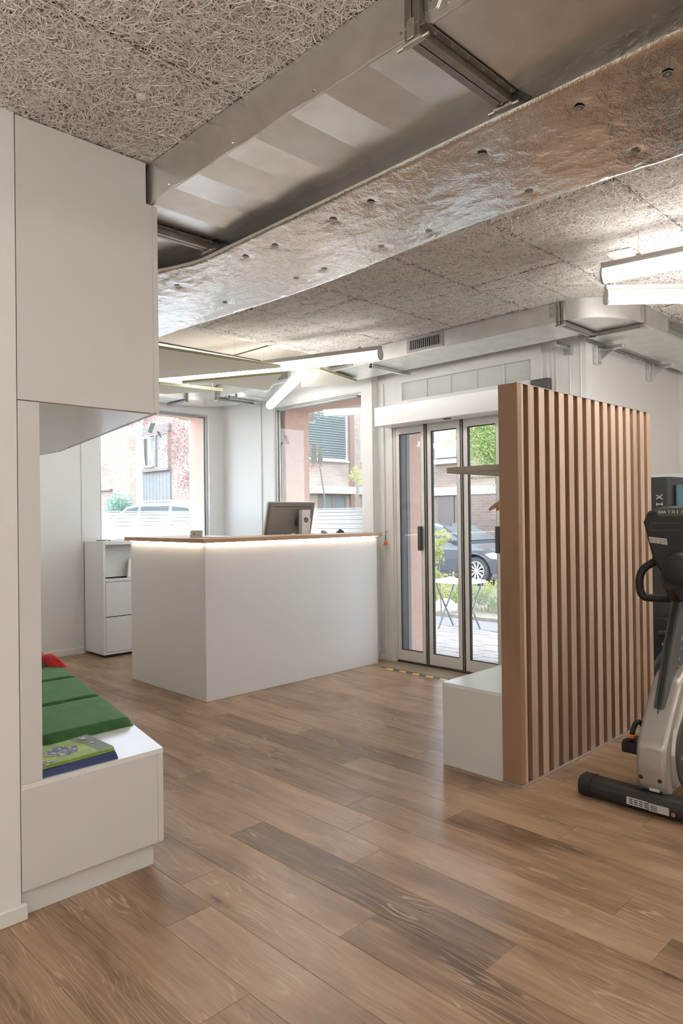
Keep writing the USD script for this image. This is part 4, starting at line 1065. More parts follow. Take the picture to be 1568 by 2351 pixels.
desk.part('light_strip', box(RX0 + 0.006, RX1 - 0.006, 4.301, 4.3095, 1.1445, 1.1497, 0), 'led_warm', label='warm light strip under the counter edge')
desk.part('light_strip', box(2.848, 2.8565, RY0 + 0.02, RY1 - 0.02, 1.1445, 1.1497, 0), 'led_warm', label='warm light strip under the counter edge')

# monitor, seen from behind
mon = Thing('monitor', 'grey computer monitor seen from behind, standing behind the oak counter', 'monitor', (4.08, 4.80, 0.741))
tl = math.radians(13)
up_ = np.array([0.0, -math.sin(tl), math.cos(tl)])
mn = np.array([0.0, -math.cos(tl), -math.sin(tl)])
mc = np.array([4.083, 4.800, 1.300])
FT = lambda d, dx=0, dz=0: frame(mc + mn * d + np.array([dx, 0, 0]) + up_ * dz, (1, 0, 0), up_, mn)
mon.part('screen_bezel', extrude(rounded(0.545, 0.335, 0.010), 0.012, FT(-0.012)), 'monitor_edge', 30)
mon.part('back_shell', cat_(extrude(rounded(0.530, 0.322, 0.010), 0.006, FT(0.0005)), extrude(rounded(0.505, 0.298, 0.012), 0.007, FT(0.0065))), 'monitor_back', 30)
mon.part('vent_slot', extrude(rounded(0.45, 0.005, 0.002), 0.0006, FT(0.0138, 0, 0.127)), 'black_void')
mon.part('arm', box(4.135, 4.215, 4.745, 4.79, 1.255, 1.315, 0.006), 'charcoal')
mon.part('stand_column', hull([(x, y, z) for x, z in ((4.132, 0.76), (4.228, 0.76), (4.142, 1.392), (4.240, 1.392)) for y in (4.700, 4.742)]), 'monitor_edge', label='pale grey stand column')
mon.part('stand_base', extrude(rounded(0.30, 0.20, 0.03), 0.012, frame((4.18, 4.73, 0.7415), (1, 0, 0), (0, 1, 0))), 'monitor_edge', 30)
LT = frame((4.188, 4.6985, 1.303), (1, 0, 0.0), (0.01, 0, 1), (0, -1, 0))
disc = Point(0, 0).buffer(0.0235, 24)
slit = lambda x: affinity.skew(sbox(x - 0.0022, -0.03, x + 0.0022, 0.03), xs=18)
logo = disc.difference(affinity.skew(sbox(-0.0125, -0.013, 0.0125, 0.0125), xs=14)).difference(slit(-0.006).intersection(sbox(-1, 0, 1, 1))).difference(slit(0.006).intersection(sbox(-1, -1, 1, 0)))
mon.part('round_logo', extrude(logo, 0.0008, LT), 'logo_dark', label='round dark emblem with two slanting letters')
hp = meshkit.text_mesh('hp', 0.0185, 0.0008, True)
hp.apply_translation((-(hp.bounds[0][0] + hp.bounds[1][0]) / 2, -(hp.bounds[0][1] + hp.bounds[1][1]) / 2, 0))
sh = np.eye(4); sh[0, 1] = 0.25
hp.apply_transform(sh); hp.apply_transform(LT)
mon.part('logo_letters', hp, 'logo_dark')
mon.part('port_sticker', extrude(rounded(0.026, 0.062, 0.002), 0.0008, FT(0.0138, 0.225, -0.01)), 'panel_grey')
mon.part('plug', box(3.985, 4.005, 4.745, 4.765, 1.165, 1.185, 0.003), 'charcoal')
mon.part('plug', box(4.06, 4.10, 4.742, 4.762, 1.172, 1.184, 0.003), 'paper')
mon.part('cable', tube([(3.995, 4.755, 1.166), (4.0, 4.75, 1.05), (4.06, 4.77, 0.86), (4.12, 4.86, 0.757)], 0.004, 8, 6), 'charcoal', 60)

ch = Thing('card_holder', 'small white card holder with printed cards standing on the counter corner', 'card holder', (2.99, 4.62, 1.1803))
dirv = np.array([0.60, -0.80, 0.0])
bk = np.array([0.80, 0.60, 0.0])
def cbox(o, u, w, a0, a1, b0, b1, z0, z1, lean=0.0):
    pts = []
    for a in (a0, a1):
        for b in (b0, b1):
            for z in (z0, z1):
                pts.append(np.array(o) + u * a + w * (b + lean * (z - z0)) + np.array([0, 0, z]))
    return hull(pts)
o_ = (2.985, 4.62, 1.1805)
ch.part('base_tray', cbox(o_, dirv, bk, -0.05, 0.05, -0.012, 0.045, 0, 0.003), 'gloss_white')
ch.part('back_rest', cbox(o_, dirv, bk, -0.05, 0.05, 0.012, 0.0145, 0.0032, 0.050, 0.35), 'gloss_white')
ch.part('card', cbox(o_, dirv, bk, -0.043, 0.043, 0.007, 0.0105, 0.0034, 0.056, 0.35), 'card_grey')
ch.part('card_emblem', cbox(o_, dirv, bk, -0.020, -0.012, 0.0055 + 0.007, 0.0060 + 0.007, 0.020, 0.034, 0.35), 'logo_dark')
for k in range(3):
    ch.part('card_text', cbox(o_, dirv, bk, -0.004, 0.030, 0.0060 + 0.35 * (0.0325 - 0.006 * k - 0.0034) - 0.0000, 0.0064 + 0.35 * (0.0325 - 0.006 * k - 0.0034), 0.0325 - 0.006 * k, 0.0345 - 0.006 * k, 0.35), 'card_grey')
for k, (x, y, rz, w, d) in enumerate(((3.20, 4.78, 20, 0.21, 0.297), (3.27, 4.86, -8, 0.21, 0.297), (3.165, 4.60, 8, 0.15, 0.21))):
    t = Thing('paper', ['white sheet lying on the counter behind the card holder', 'white sheet lying deepest on the counter, behind another sheet', 'small white leaflet lying next to the card holder'][k], 'paper', (x, y, 1.1805 + 0.0012 * k), rz, 'loose sheets on the counter', local=True)
    t.part('sheet', extrude(rounded(w, d, 0.002, 2), 0.0008), 'paper')
pb = Thing('payment_terminal', 'small grey card reader standing on the counter right of the monitor', 'card reader', (4.32, 4.60, 1.1803))
pb.part('body', hull([(4.300, 4.58, 1.181), (4.338, 4.58, 1.181), (4.300, 4.63, 1.181), (4.338, 4.63, 1.181), (4.303, 4.605, 1.206), (4.335, 4.605, 1.206), (4.303, 4.625, 1.206), (4.335, 4.625, 1.206)]), 'grille_grey')
pb.part('screen', hull([(4.307, 4.582, 1.186), (4.331, 4.582, 1.186), (4.309, 4.598, 1.2025), (4.329, 4.598, 1.2025), (4.309, 4.596, 1.2035), (4.329, 4.596, 1.2035), (4.307, 4.579, 1.186), (4.331, 4.579, 1.186)]), 'panel_grey')
gl = Thing('tape_dispenser', 'small dark desk tape dispenser on the counter near its right end', 'tape dispenser', (4.52, 4.60, 1.1803))
gl.part('body', slab_y(Polygon([(4.470, 1.181), (4.56, 1.181), (4.552, 1.192), (4.515, 1.2135), (4.508, 1.2135), (4.50, 1.200), (4.475, 1.190)]), 4.59, 4.612), 'charcoal')
gl.part('tape_roll', lathe([(0.006, -0.006), (0.014, -0.006), (0.014, 0.006), (0.006, 0.006), (0.006, -0.006)], 18, frame((4.521, 4.6185, 1.1965), (1, 0, 0), (0, 0, 1), (0, 1, 0))), 'paper')

# toy figure hanging at the wall beside the entrance
gn = Thing('hanging_ornament', 'tiny red and green cone shaped ornament hanging on the wall beside the entrance', 'ornament', (4.85, 4.33, 1.06))
gx, gy = 4.835, 4.335
TT = lambda z: frame((gx, gy, z), (1, 0, 0), (0, 1, 0))
gn.part('cap', lathe([(0, 0.05), (0.003, 0.05), (0.010, 0.0), (0, 0.0)], 16, TT(1.105)), 'toy_green', 40)
gn.part('body', lathe([(0, 0.034), (0.010, 0.034), (0.016, 0.004), (0, 0.004)], 16, TT(1.066)), 'toy_red', 40)
gn.part('collar', lathe([(0, 0.005), (0.0105, 0.005), (0.0105, 0), (0, 0)], 16, TT(1.1)), 'toy_cream', 40)
gn.part('brim', lathe([(0, 0.006), (0.018, 0.006), (0.029, 0.001), (0.029, 0), (0, 0)], 18, TT(1.064)), 'toy_red', 40)
gn.part('string', cyl((gx, gy, 1.154), (gx + 0.01, gy, 1.185), 0.0022, 6), 'charcoal')
gn.part('hook', cyl((gx, gy, 1.186), (4.869, gy, 1.186), 0.002, 6), 'charcoal')

# ------------------------------------------------------------------ filing cabinet by the far wall
fc = Thing('filing_cabinet', 'tall white cabinet with an open top compartment and two flap doors, behind the desk', 'cabinet', (3.105, 6.40, 0))
A, B, C0, C1 = 3.105, 3.905, 6.402, 6.800
Z = (0.028, 0.052, 0.385, 0.392, 0.722, 0.752, 1.082, 1.118)
fc.part('side_panel', box(A, A + 0.022, C0, C1, Z[0], Z[7], 0.002), 'gloss_white')
fc.part('side_panel', box(B - 0.022, B, C0, C1, Z[0], Z[7], 0.002), 'gloss_white')
fc.part('top_panel', box(A + 0.0225, B - 0.0225, C0, C1, Z[6], Z[7], 0.002), 'gloss_white')
fc.part('shelf', box(A + 0.0225, B - 0.0225, C0, C1, Z[4] + 0.004, Z[5], 0.002), 'gloss_white')
fc.part('bottom_panel', box(A + 0.0225, B - 0.0225, C0, C1, Z[0], Z[1] - 0.004, 0.002), 'gloss_white')
fc.part('back_panel', box(A + 0.0225, B - 0.0225, C1 - 0.012, C1, Z[1], Z[6], 0), 'gloss_white')
fc.part('door', box(A + 0.026, B - 0.026, C0 + 0.002, C0 + 0.02, Z[1], Z[2], 0.002), 'gloss_white')
fc.part('door', box(A + 0.026, B - 0.026, C0 + 0.002, C0 + 0.02, Z[3], Z[4], 0.002), 'gloss_white')
fc.part('flap_door', box(A + 0.026, B - 0.026, C0 + 0.10, C0 + 0.112, Z[5] + 0.012, Z[6] - 0.004, 0.001), 'cabinet_white', label='pushed back top flap')
fc.part('foot', box(A + 0.03, B - 0.03, C0 + 0.03, C1 - 0.02, 0.0005, Z[0] - 0.0005, 0), 'charcoal')
pf = Thing('picture_stand', 'small clear stand with a leaflet in the open top compartment of the white cabinet', 'leaflet stand', (3.43, 6.4350, Z[5]))
pf.part('leaflet', hull([(3.36, 6.4250, Z[5] + .001), (3.50, 6.4250, Z[5] + .001), (3.36, 6.4280, Z[5] + .001), (3.50, 6.4280, Z[5] + .001), (3.40, 6.4650, Z[5] + 0.19), (3.54, 6.4650, Z[5] + 0.19), (3.40, 6.4680, Z[5] + 0.19), (3.54, 6.4680, Z[5] + 0.19)]), 'panel_grey')
pf.part('leaflet_face', hull([(3.368, 6.4225, Z[5] + .008), (3.49, 6.4225, Z[5] + .008), (3.368, 6.4240, Z[5] + .008), (3.49, 6.4240, Z[5] + .008), (3.404, 6.4615, Z[5] + 0.18), (3.53, 6.4615, Z[5] + 0.18), (3.404, 6.4628, Z[5] + 0.18), (3.53, 6.4628, Z[5] + 0.18)]), 'paper')
for k, (x, y, rz) in enumerate(((3.16, 6.55, 30), (3.20, 6.60, -15), (3.22, 6.50, 70))):
    t = Thing('pen', ['black pen on top of the white cabinet, nearest its left end', 'black pen on top of the white cabinet, the middle of three', 'black pen on top of the white cabinet, the one beside the paper'][k], 'pen', (x, y, 1.1225), rz, 'pens on the cabinet', local=True)
    t.part('barrel', cyl((-0.06, 0, 0), (0.05, 0, 0), 0.004, 8), 'charcoal')
    t.part('tip', tube([(0.0505, 0, 0), (0.068, 0, 0)], [0.0038, 0.001], 8), 'chrome')
t = Thing('notepad', 'white notepad lying on top of the white cabinet', 'notepad', (3.32, 6.62, 1.1185), 12, local=True)
t.part('pages', box(-0.10, 0.10, -0.07, 0.07, 0.0, 0.010, 0.001), 'paper')
t.part('cover', box(-0.101, 0.101, -0.071, 0.071, 0.0102, 0.0112, 0), 'gloss_white')

# ------------------------------------------------------------------ slatted oak partition
PX0, PX1, PY0, PY1, PZ = 3.018, 4.612, 1.836, 1.945, 1.970
pt = Thing('slat_partition', 'free standing partition of upright oak slats beside the exercise bike', 'partition', (PX0, PY0, 0))
pt.part('end_post', box(PX0, PX0 + 0.034, PY0, PY1, 0.014, PZ, 0.002), 'post_oak')
sl = PX0 + 0.0345
def slat(x0, x1):
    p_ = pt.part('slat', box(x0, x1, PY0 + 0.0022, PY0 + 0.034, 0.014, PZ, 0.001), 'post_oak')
    pt.part('face_strip', box(x0, x1, PY0, PY0 + 0.002, 0.014, PZ, 0.0005), 'slat_oak_lit', under=p_, label='paler oak slat front, partly lamp light put into its colour')
slat(sl, sl + 0.021)
for k in range(1, 16):
    x = 3.016 + 0.1031 * k
    slat(x, x + 0.0555)
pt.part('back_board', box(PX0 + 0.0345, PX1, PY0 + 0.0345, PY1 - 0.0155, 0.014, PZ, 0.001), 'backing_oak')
pt.part('rear_panel', box(PX0 + 0.0345, PX1, PY1 - 0.015, PY1, 0.014, PZ, 0.001), 'cabinet_white')
pt.part('top_trim', box(PX0 - 0.0005, PX1 + 0.001, PY0 - 0.001, PY1 + 0.001, PZ + 0.0003, PZ + 0.004, 0.0005), 'silver_trim')
pt.part('floor_rail', box(PX0 - 0.002, PX1 + 0.002, PY0 - 0.004, PY1 + 0.002, 0.0005, 0.0135, 0.001), 'silver_trim')
wb = Thing('white_bench', 'low white box bench standing behind the slatted oak partition', 'bench', (3.030, 1.948, 0))
wb.part('body', box(3.045, 4.30, 1.9485, 2.318, 0.0005, 0.420, 0.001), 'cabinet_white')
wb.part('side_panel', box(3.026, 3.0445, 1.9485, 2.318, 0.0005, 0.420, 0.0012), 'cabinet_white')
wb.part('seat_board', box(3.026, 4.30, 1.9485, 2.318, 0.4204, 0.440, 0.0012), 'gloss_white')
cr = Thing('hat_rack', 'beige metal hat rack frame fixed behind the slatted oak partition', 'coat rack', (3.05, 1.946, 1.545))
cr.part('front_bar', box(3.045, 4.20, 2.275, 2.287, 1.553, 1.583, 0.002), 'shelf_beige')
cr.part('side_bar', box(3.045, 3.057, 1.9465, 2.2745, 1.553, 1.583, 0.002), 'shelf_beige')
cr.part('side_bar', box(4.188, 4.20, 1.9465, 2.2745, 1.553, 1.583, 0.002), 'shelf_beige')
cr.part('clothes_rail', cyl((3.0575, 2.14, 1.575), (4.1875, 2.14, 1.575), 0.011, 12), 'shelf_beige')
def hanger(x, rz, label):
    t = Thing('clothes_hanger', label, 'clothes hanger', (x, 2.14, 1.580), rz, 'wooden hangers on the rail', local=True)
    arm = [(0, 0, -0.115), (0, 0.06, -0.125), (0, 0.13, -0.165), (0, 0.19, -0.205), (0, 0.215, -0.222)]
    for s in (1, -1):
        t.part('shoulder', tube([(p[0], p[1] * s, p[2]) for p in arm], [0.012, 0.013, 0.013, 0.012, 0.008], 10, 0), 'hanger_wood', 60)
    t.part('bar', cyl((0, -0.175, -0.207), (0, 0.175, -0.207), 0.006, 8), 'hanger_wood')
    t.part('hook', tube([(0, 0, -0.112), (0, 0, -0.05), (0, 0.022, -0.02), (0, 0.022, 0.004), (0, 0, 0.0155), (0, -0.018, 0.004)], 0.0022, 8, 5), 'chrome', 60)
hanger(3.57, 6, 'light wooden clothes hanger behind the oak partition, nearest its end post')
hanger(3.64, 4, 'light wooden clothes hanger behind the oak partition, second from its end post')
hanger(3.72, 6, 'light wooden clothes hanger behind the oak partition, farthest from its end post')
#SECTION5
# ------------------------------------------------------------------ exercise bike
BY = 1.28
bike = Thing('exercise_bike', 'black and silver exercise bike seen from its front, standing beside the oak slat partition', 'exercise bike', (3.17, BY, 0))
def bar_y(y0, y1, s=1.0):
    pr = affinity.translate(affinity.scale(rounded(0.115, 0.086, 0.036, 6), s, s), 3.178, 0.047)
    return slab_y(pr, y0, y1)
bike.part('base_bar', bar_y(0.985, 1.545), 'bike_black', 40)
for a, b in ((1.5455, 1.60), (0.93, 0.9845)):
    bike.part('end_cap', cat_(bar_y(a, b, 1.06)), 'bike_rubber', 40)
lab = bike.part('warning_label', cat_(*[slab_y(sbox(0, 0, 0.001, 0.001), 0, 0.001)][:0], box(3.1185, 3.1195, 1.275, 1.370, 0.028, 0.062, 0)), 'card_grey')
for k in range(12):
    bike.part('label_print', box(3.1178, 3.1183, 1.355 - 0.022 * (k % 4) - 0.014, 1.355 - 0.022 * (k % 4) + 0.002, 0.052 - 0.009 * (k // 4), 0.057 - 0.009 * (k // 4), 0), 'bike_grey', under=lab)
lab = bike.part('warning_label', box(3.1185, 3.1195, 1.185, 1.272, 0.026, 0.060, 0), 'panel_grey')
for k in range(3):
    bike.part('label_print', box(3.1178, 3.1183, 1.235, 1.265, 0.048 - 0.008 * k, 0.052 - 0.008 * k, 0), 'bike_grey', under=lab)
bike.part('round_sticker', cat_(lathe([(0, 0.0004), (0.0085, 0.0004), (0.0085, 0), (0, 0)], 18, frame((3.1185, 1.168, 0.036), (0, 1, 0), (0, 0, 1), (-1, 0, 0)))), 'tape_yellow')
bike.part('round_sticker', cat_(lathe([(0.003, 0.0004), (0.006, 0.0004), (0.006, 0), (0.003, 0), (0.003, 0.0004)], 18, frame((3.1178, 1.168, 0.036), (0, 1, 0), (0, 0, 1), (-1, 0, 0)))), 'bike_black')
sil = [(3.168, 0.112), (3.158, 0.20), (3.170, 0.295), (3.26, 0.43), (3.366, 0.556), (3.42, 0.590), (3.62, 0.65), (3.80, 0.63), (3.92, 0.45), (3.92, 0.16), (3.40, 0.105), (3.26, 0.075), (3.20, 0.058), (3.182, 0.09)]
def layered(pts, ys, insets, mat_axis='y'):
    """a plate with softened sides: the outline at several depths, each drawn in by an inset"""
    ms = []
    P_ = Polygon(pts).buffer(0.02).buffer(-0.02)
    prev = None
    rings = []
    for y, ins in zip(ys, insets):
        q = P_.buffer(-ins, join_style=1)
        c = np.array(q.exterior.coords)[:-1]
        # resample by angle around the centroid-free arc length so that rings match
        L = np.r_[0, np.cumsum(np.hypot(*np.diff(np.vstack([c, c[:1]]), axis=0).T))]
        st = np.argmin(c[:, 0] + c[:, 1])
        c = np.roll(c, -st, axis=0)
        L = np.r_[0, np.cumsum(np.hypot(*np.diff(np.vstack([c, c[:1]]), axis=0).T))]
        s_ = np.linspace(0, L[-1], 120, endpoint=False)
        cc = np.vstack([c, c[:1]])
        r = np.column_stack([np.interp(s_, L, cc[:, 0]), np.interp(s_, L, cc[:, 1])])
        rings.append(np.column_stack([r[:, 0], np.full(len(r), y), r[:, 1]]))
    n = 120
    V = np.vstack(rings)
    Fc = []
    for i in range(len(rings) - 1):
        for j in range(n):
            q = (j + 1) % n
            Fc += [(i * n + j, i * n + q, (i + 1) * n + q), (i * n + j, (i + 1) * n + q, (i + 1) * n + j)]
    caps = []
    for i, flip in ((0, False), (len(rings) - 1, True)):
        v2, f2 = trimesh.creation.triangulate_polygon(Polygon(rings[i][:, [0, 2]]), engine='earcut')
        k = len(V)
        V = np.vstack([V, np.column_stack([v2[:, 0], np.full(len(v2), rings[i][0, 1]), v2[:, 1]])])
        Fc += [tuple(k + x for x in (t if not flip else t[::-1])) for t in f2]
    m = trimesh.Trimesh(V, Fc, process=False)
    trimesh.repair.fix_normals(m)
    return m
bike.part('front_shroud', layered(sil, [1.215, 1.222, 1.236, 1.324, 1.338, 1.345], [0.014, 0.005, 0.0, 0.0, 0.005, 0.014]), 'bike_silver', 50)
bike.part('side_cover', layered([(3.245, 0.10), (3.225, 0.25), (3.26, 0.36), (3.40, 0.52), (3.62, 0.66), (3.80, 0.62), (3.90, 0.44), (3.90, 0.17), (3.5, 0.11)], [1.196, 1.200, 1.2145], [0.012, 0.004, 0.0]), 'bike_silver', 50)
bike.part('crank_disc', lathe([(0, -0.010), (0.160, -0.010), (0.182, -0.004), (0.186, 0.0035), (0, 0.0035)], 40, frame((3.42, 1.1922, 0.245), (1, 0, 0), (0, 0, 1), (0, 1, 0))), 'bike_brown', 30)
for k, ch_ in enumerate('MATRIX'):
    bike.part('disc_lettering', text(ch_, 0.018, (3.258 + 0.028 * k, 1.1815, 0.228 + 0.007 * k), (1, 0, 0.25), (-0.25, 0, 1), 0.0006), 'letter_grey')
bike.part('shroud_screw', lathe([(0, 0.001), (0.008, 0.001), (0.010, 0), (0, 0)], 14, frame((3.1635, 1.322, 0.150), (0, 1, 0), (0, 0, 1), (-1, 0, 0))), 'bike_black')
bike.part('shroud_screw', lathe([(0, 0.001), (0.008, 0.001), (0.010, 0), (0, 0)], 14, frame((3.1635, 1.240, 0.150), (0, 1, 0), (0, 0, 1), (-1, 0, 0))), 'bike_black')
bike.part('bracket', cat_(box(3.175, 3.42, 1.235, 1.325, 0.0905, 0.112, 0.002)), 'tower_black')
bike.part('serial_plate', box(3.170, 3.1745, 1.245, 1.288, 0.095, 0.1085, 0), 'card_grey')
mast = [(3.258, 0.40), (3.300, 0.39), (3.42, 0.46), (3.62, 0.60), (3.72, 0.78), (3.72, 1.0), (3.70, 1.12), (3.60, 1.12), (3.54, 0.98), (3.49, 0.89), (3.39, 0.72), (3.268, 0.445)]
bike.part('mast', layered(mast, [1.2555, 1.2600, 1.3000, 1.3045], [0.005, 0.0, 0.0, 0.005]), 'bike_grey', 50)
front = [(3.268, 0.445), (3.39, 0.72), (3.49, 0.89), (3.54, 0.975)]
for yy in (1.2715, 1.280, 1.2885):
    bike.part('mast_rib', tube([(x - 0.003, yy, z) for x, z in ([(3.256, 0.412)] if yy == 1.28 else []) + front], 0.0032, 8), 'bike_black')
d_ = np.array([0.125, 0, 0.29]); d_ /= np.linalg.norm(d_)
pv = np.array([-d_[2], 0, d_[0]])
for k, ch_ in enumerate('MATRIX'):
    o = np.array([3.448, 1.2548, 0.588]) + d_ * (0.0505 * k - 0.012)
    m_ = meshkit.text_mesh(ch_, 0.024, 0.0006, False)
    m_.apply_scale([1.25, 1, 1])
    m_.apply_transform(frame(o, d_, pv))
    bike.part('mast_lettering', m_, 'letter_grey')
# console
cons = [(1.422, 1.284), (1.400, 1.335), (1.372, 1.350), (1.28, 1.362), (1.188, 1.350), (1.160, 1.335), (1.138, 1.284), (1.146, 1.254), (1.173, 1.138), (1.189, 1.091), (1.247, 0.993), (1.262, 0.970), (1.298, 0.970), (1.313, 0.993), (1.371, 1.091), (1.387, 1.138), (1.414, 1.254)]
def plate_x(pts, xs, insets):
    m = layered([(p[0], p[1]) for p in pts], xs, insets)
    v = m.vertices.copy()
    m.vertices = np.column_stack([v[:, 1], v[:, 0], v[:, 2]])
    trimesh.repair.fix_normals(m)
    return m
bike.part('console_shell', plate_x(cons, [3.4500, 3.4545, 3.475, 3.520, 3.545], [0.020, 0.010, 0.001, 0.0, 0.012]), 'bike_black', 50)
bike.part('console_top_plate', slab_x(Polygon([(1.352, 1.347), (1.208, 1.347), (1.222, 1.316), (1.338, 1.316)]).buffer(0.004), 3.4460, 3.4497), 'bike_grey')
for k, ch_ in enumerate('MATRIX'):
    m_ = meshkit.text_mesh(ch_, 0.0135, 0.0006, False)
    m_.apply_scale([1.3, 1, 1])
    m_.apply_transform(frame((3.4455, 1.338 - 0.0205 * k, 1.3255), (0, -1, 0), (0, 0, 1)))
    bike.part('console_lettering', m_, 'letter_white')
slot = affinity.translate(rounded(0.20, 0.040, 0.016), 1.28, 1.262)
bike.part('speaker_ring', slab_x(slot.difference(slot.buffer(-0.004)), 3.4475, 3.4499), 'bike_grey')
bike.part('speaker_recess', slab_x(slot.buffer(-0.005), 3.4490, 3.4499), 'tower_black')
lab = bike.part('warning_label', slab_x(Polygon([(1.387, 1.214), (1.302, 1.205), (1.299, 1.175), (1.381, 1.186)]), 3.4485, 3.4497), 'card_grey')
for k in range(11):
    c, r_ = k % 4, k // 4
    yy, zz_ = 1.378 - 0.020 * c, 1.205 - 0.0095 * r_ - 0.0022 * c
    bike.part('label_print', slab_x(sbox(yy - 0.012, zz_ - 0.0028, yy + 0.002, zz_), 3.4480, 3.4484), 'bike_grey', under=lab)
for (yy, zz_) in ((1.372, 1.322), (1.352, 1.070), (1.312, 1.004), (1.188, 1.322)):
    bike.part('screw_hole', slab_x(Point(yy, zz_).buffer(0.0045, 6), 3.4488, 3.4499), 'black_void')
bike.part('console_cowl', lathe([(0, 0.050), (0.045, 0.048), (0.066, 0.041), (0.082, 0.024), (0.088, 0.0), (0, 0.0)], 32, frame((3.4490, 1.236, 1.062), (0, 1, 0), (0, 0, 1), (-1, 0, 0))), 'bike_black', 60)
bike.part('cowl_neck', tube([(3.43, 1.27, 1.02), (3.52, 1.275, 0.955), (3.58, 1.28, 0.90)], [0.060, 0.058, 0.05], 20, 4), 'bike_black', 60)
for yy in (1.285, 1.228):
    bike.part('cowl_screw', lathe([(0, 0.003), (0.0025, 0.0022), (0.0038, 0), (0, 0)], 10, frame((3.424, yy, 0.995), (0, 1, 0), (0, 0, 1), (-1, 0, 0))), 'alu')
for s, nm in ((1, 'left'), (-1, 'right')):
    pth = [(3.52, BY + s * 0.085, 1.105), (3.50, BY + s * 0.115, 1.082), (3.485, BY + s * 0.150, 1.052), (3.475, BY + s * 0.163, 1.010), (3.475, BY + s * 0.163, 0.955), (3.478, BY + s * 0.152, 0.926), (3.49, BY + s * 0.128, 0.914), (3.56, BY + s * 0.02, 0.910)]
    bike.part('handlebar', tube(pth, 0.0185, 14, 6), 'bike_rubber', 60)
def pedal(s):
    y = BY + s * 0.185
    xo = 3.452 if s > 0 else 3.40
    zo = 0.235 if s > 0 else 0.28
    pd = bike.part('pedal', cat_(box(xo - 0.05, xo + 0.055, y - 0.045, y + 0.045, zo - 0.035, zo - 0.012, 0.006), box(xo - 0.062, xo - 0.048, y - 0.045, y + 0.045, zo - 0.072, zo - 0.02, 0.004), box(xo - 0.02, xo + 0.02, y - 0.02, y + 0.02, zo - 0.06, zo - 0.034, 0.004)), 'bike_black')
    bike.part('pedal_strap', tube([(xo - 0.05, y, zo - 0.012), (xo - 0.035, y, zo + 0.03), (xo + 0.0, y, zo + 0.060), (xo + 0.05, y, zo + 0.058), (xo + 0.09, y, zo + 0.03)], 0.0125, 8, 5), 'bike_rubber', 60, under=pd)
    bike.part('strap_clip', box(xo - 0.063, xo - 0.036, y - 0.018, y + 0.018, zo + 0.002, zo + 0.018, 0.003), 'orange_plastic', under=pd, label='orange strap clip')
    bike.part('crank_arm', hull([(3.42 + a, BY + s * 0.105 + b, 0.245 + c) for a in (-0.014, 0.014) for b in (-0.007, 0.007) for c in (-0.014, 0.014)] + [(xo + 0.0 + a, BY + s * 0.13 + b, zo - 0.03 + c) for a in (-0.010, 0.010) for b in (-0.007, 0.007) for c in (-0.010, 0.010)]), 'bike_grey')
pedal(1)
bike.part('frame_beam', tube([(3.80, BY, 0.14), (4.25, BY, 0.10)], 0.045, 14), 'bike_black', 40)
bike.part('rear_bar', slab_y(affinity.translate(rounded(0.11, 0.09, 0.036), 4.28, 0.047), BY - 0.24, BY + 0.24), 'bike_black', 40)
bike.part('seat_post', tube([(3.92, BY, 0.30), (4.10, BY, 0.86)], 0.033, 14), 'bike_silver', 40)
bike.part('saddle', layered([(4.00, 0.87), (4.00, 0.92), (4.10, 0.94), (4.26, 0.965), (4.28, 0.90), (4.15, 0.865)], [BY - 0.11, BY - 0.09, BY, BY + 0.09, BY + 0.11], [0.02, 0.006, 0.0, 0.006, 0.02]), 'bike_rubber', 50)

# ------------------------------------------------------------------ strength machine behind the partition
sm = Thing('strength_machine', 'tall dark weight machine with upright lettering, standing behind the exercise bike', 'strength machine', (5.10, 1.95, 0))
tw_ = affinity.translate(rounded(0.36, 0.32, 0.03), 5.18, 2.015)
sm.part('tower', extrude(tw_, 1.545, frame((0, 0, 0.03), (1, 0, 0), (0, 1, 0))), 'tower_grey', 40)
sm.part('tower_cap', hull([(x, y, z) for x in (5.0, 5.37) for y in (1.86, 2.18) for z in (1.5755,)] + [(5.05, 1.90, 1.600), (5.32, 1.90, 1.612), (5.05, 2.14, 1.60), (5.32, 2.14, 1.612)]), 'tower_light')
sm.part('glass_strip', extrude(affinity.translate(rounded(0.10, 0.075, 0.02), 5.10, 1.812), 1.40, frame((0, 0, 0.12), (1, 0, 0), (0, 1, 0))), 'tower_teal', 40)
sm.part('side_cover', hull([(x, y, z) for x, y in ((5.16, 1.70), (5.16, 1.845), (5.5, 1.70), (5.5, 1.845)) for z in (0.30, 1.40)] + [(5.24, 1.72, 1.52), (5.5, 1.72, 1.56), (5.24, 1.84, 1.52), (5.5, 1.84, 1.56)]), 'tower_light')
sm.part('side_rim', tube([(5.152, 1.70, 0.3), (5.152, 1.70, 1.38), (5.18, 1.70, 1.47), (5.24, 1.705, 1.535)], 0.007, 8, 4), 'bike_black', 60)
for k, ch_ in enumerate('MATRIX'):
    m_ = meshkit.text_mesh(ch_, 0.042, 0.0008, True)
    m_.apply_translation((-(m_.bounds[0][0] + m_.bounds[1][0]) / 2, 0, 0))
    m_.apply_transform(frame((4.9990, 1.912, 1.438 - 0.050 * (5 - k)), (0, 0, 1), (0, 1, 0), (-1, 0, 0)))
    m_.invert() if m_.volume < 0 else None
    sm.part('tower_lettering', m_, 'letter_grey')
sm.part('base_plate', box(4.80, 5.62, 1.60, 2.20, 0.0005, 0.028, 0.004), 'tower_black')
sm.part('bolt_plate', box(4.866, 4.880, 1.760, 2.02, 0.20, 0.62, 0.006), 'tower_black')
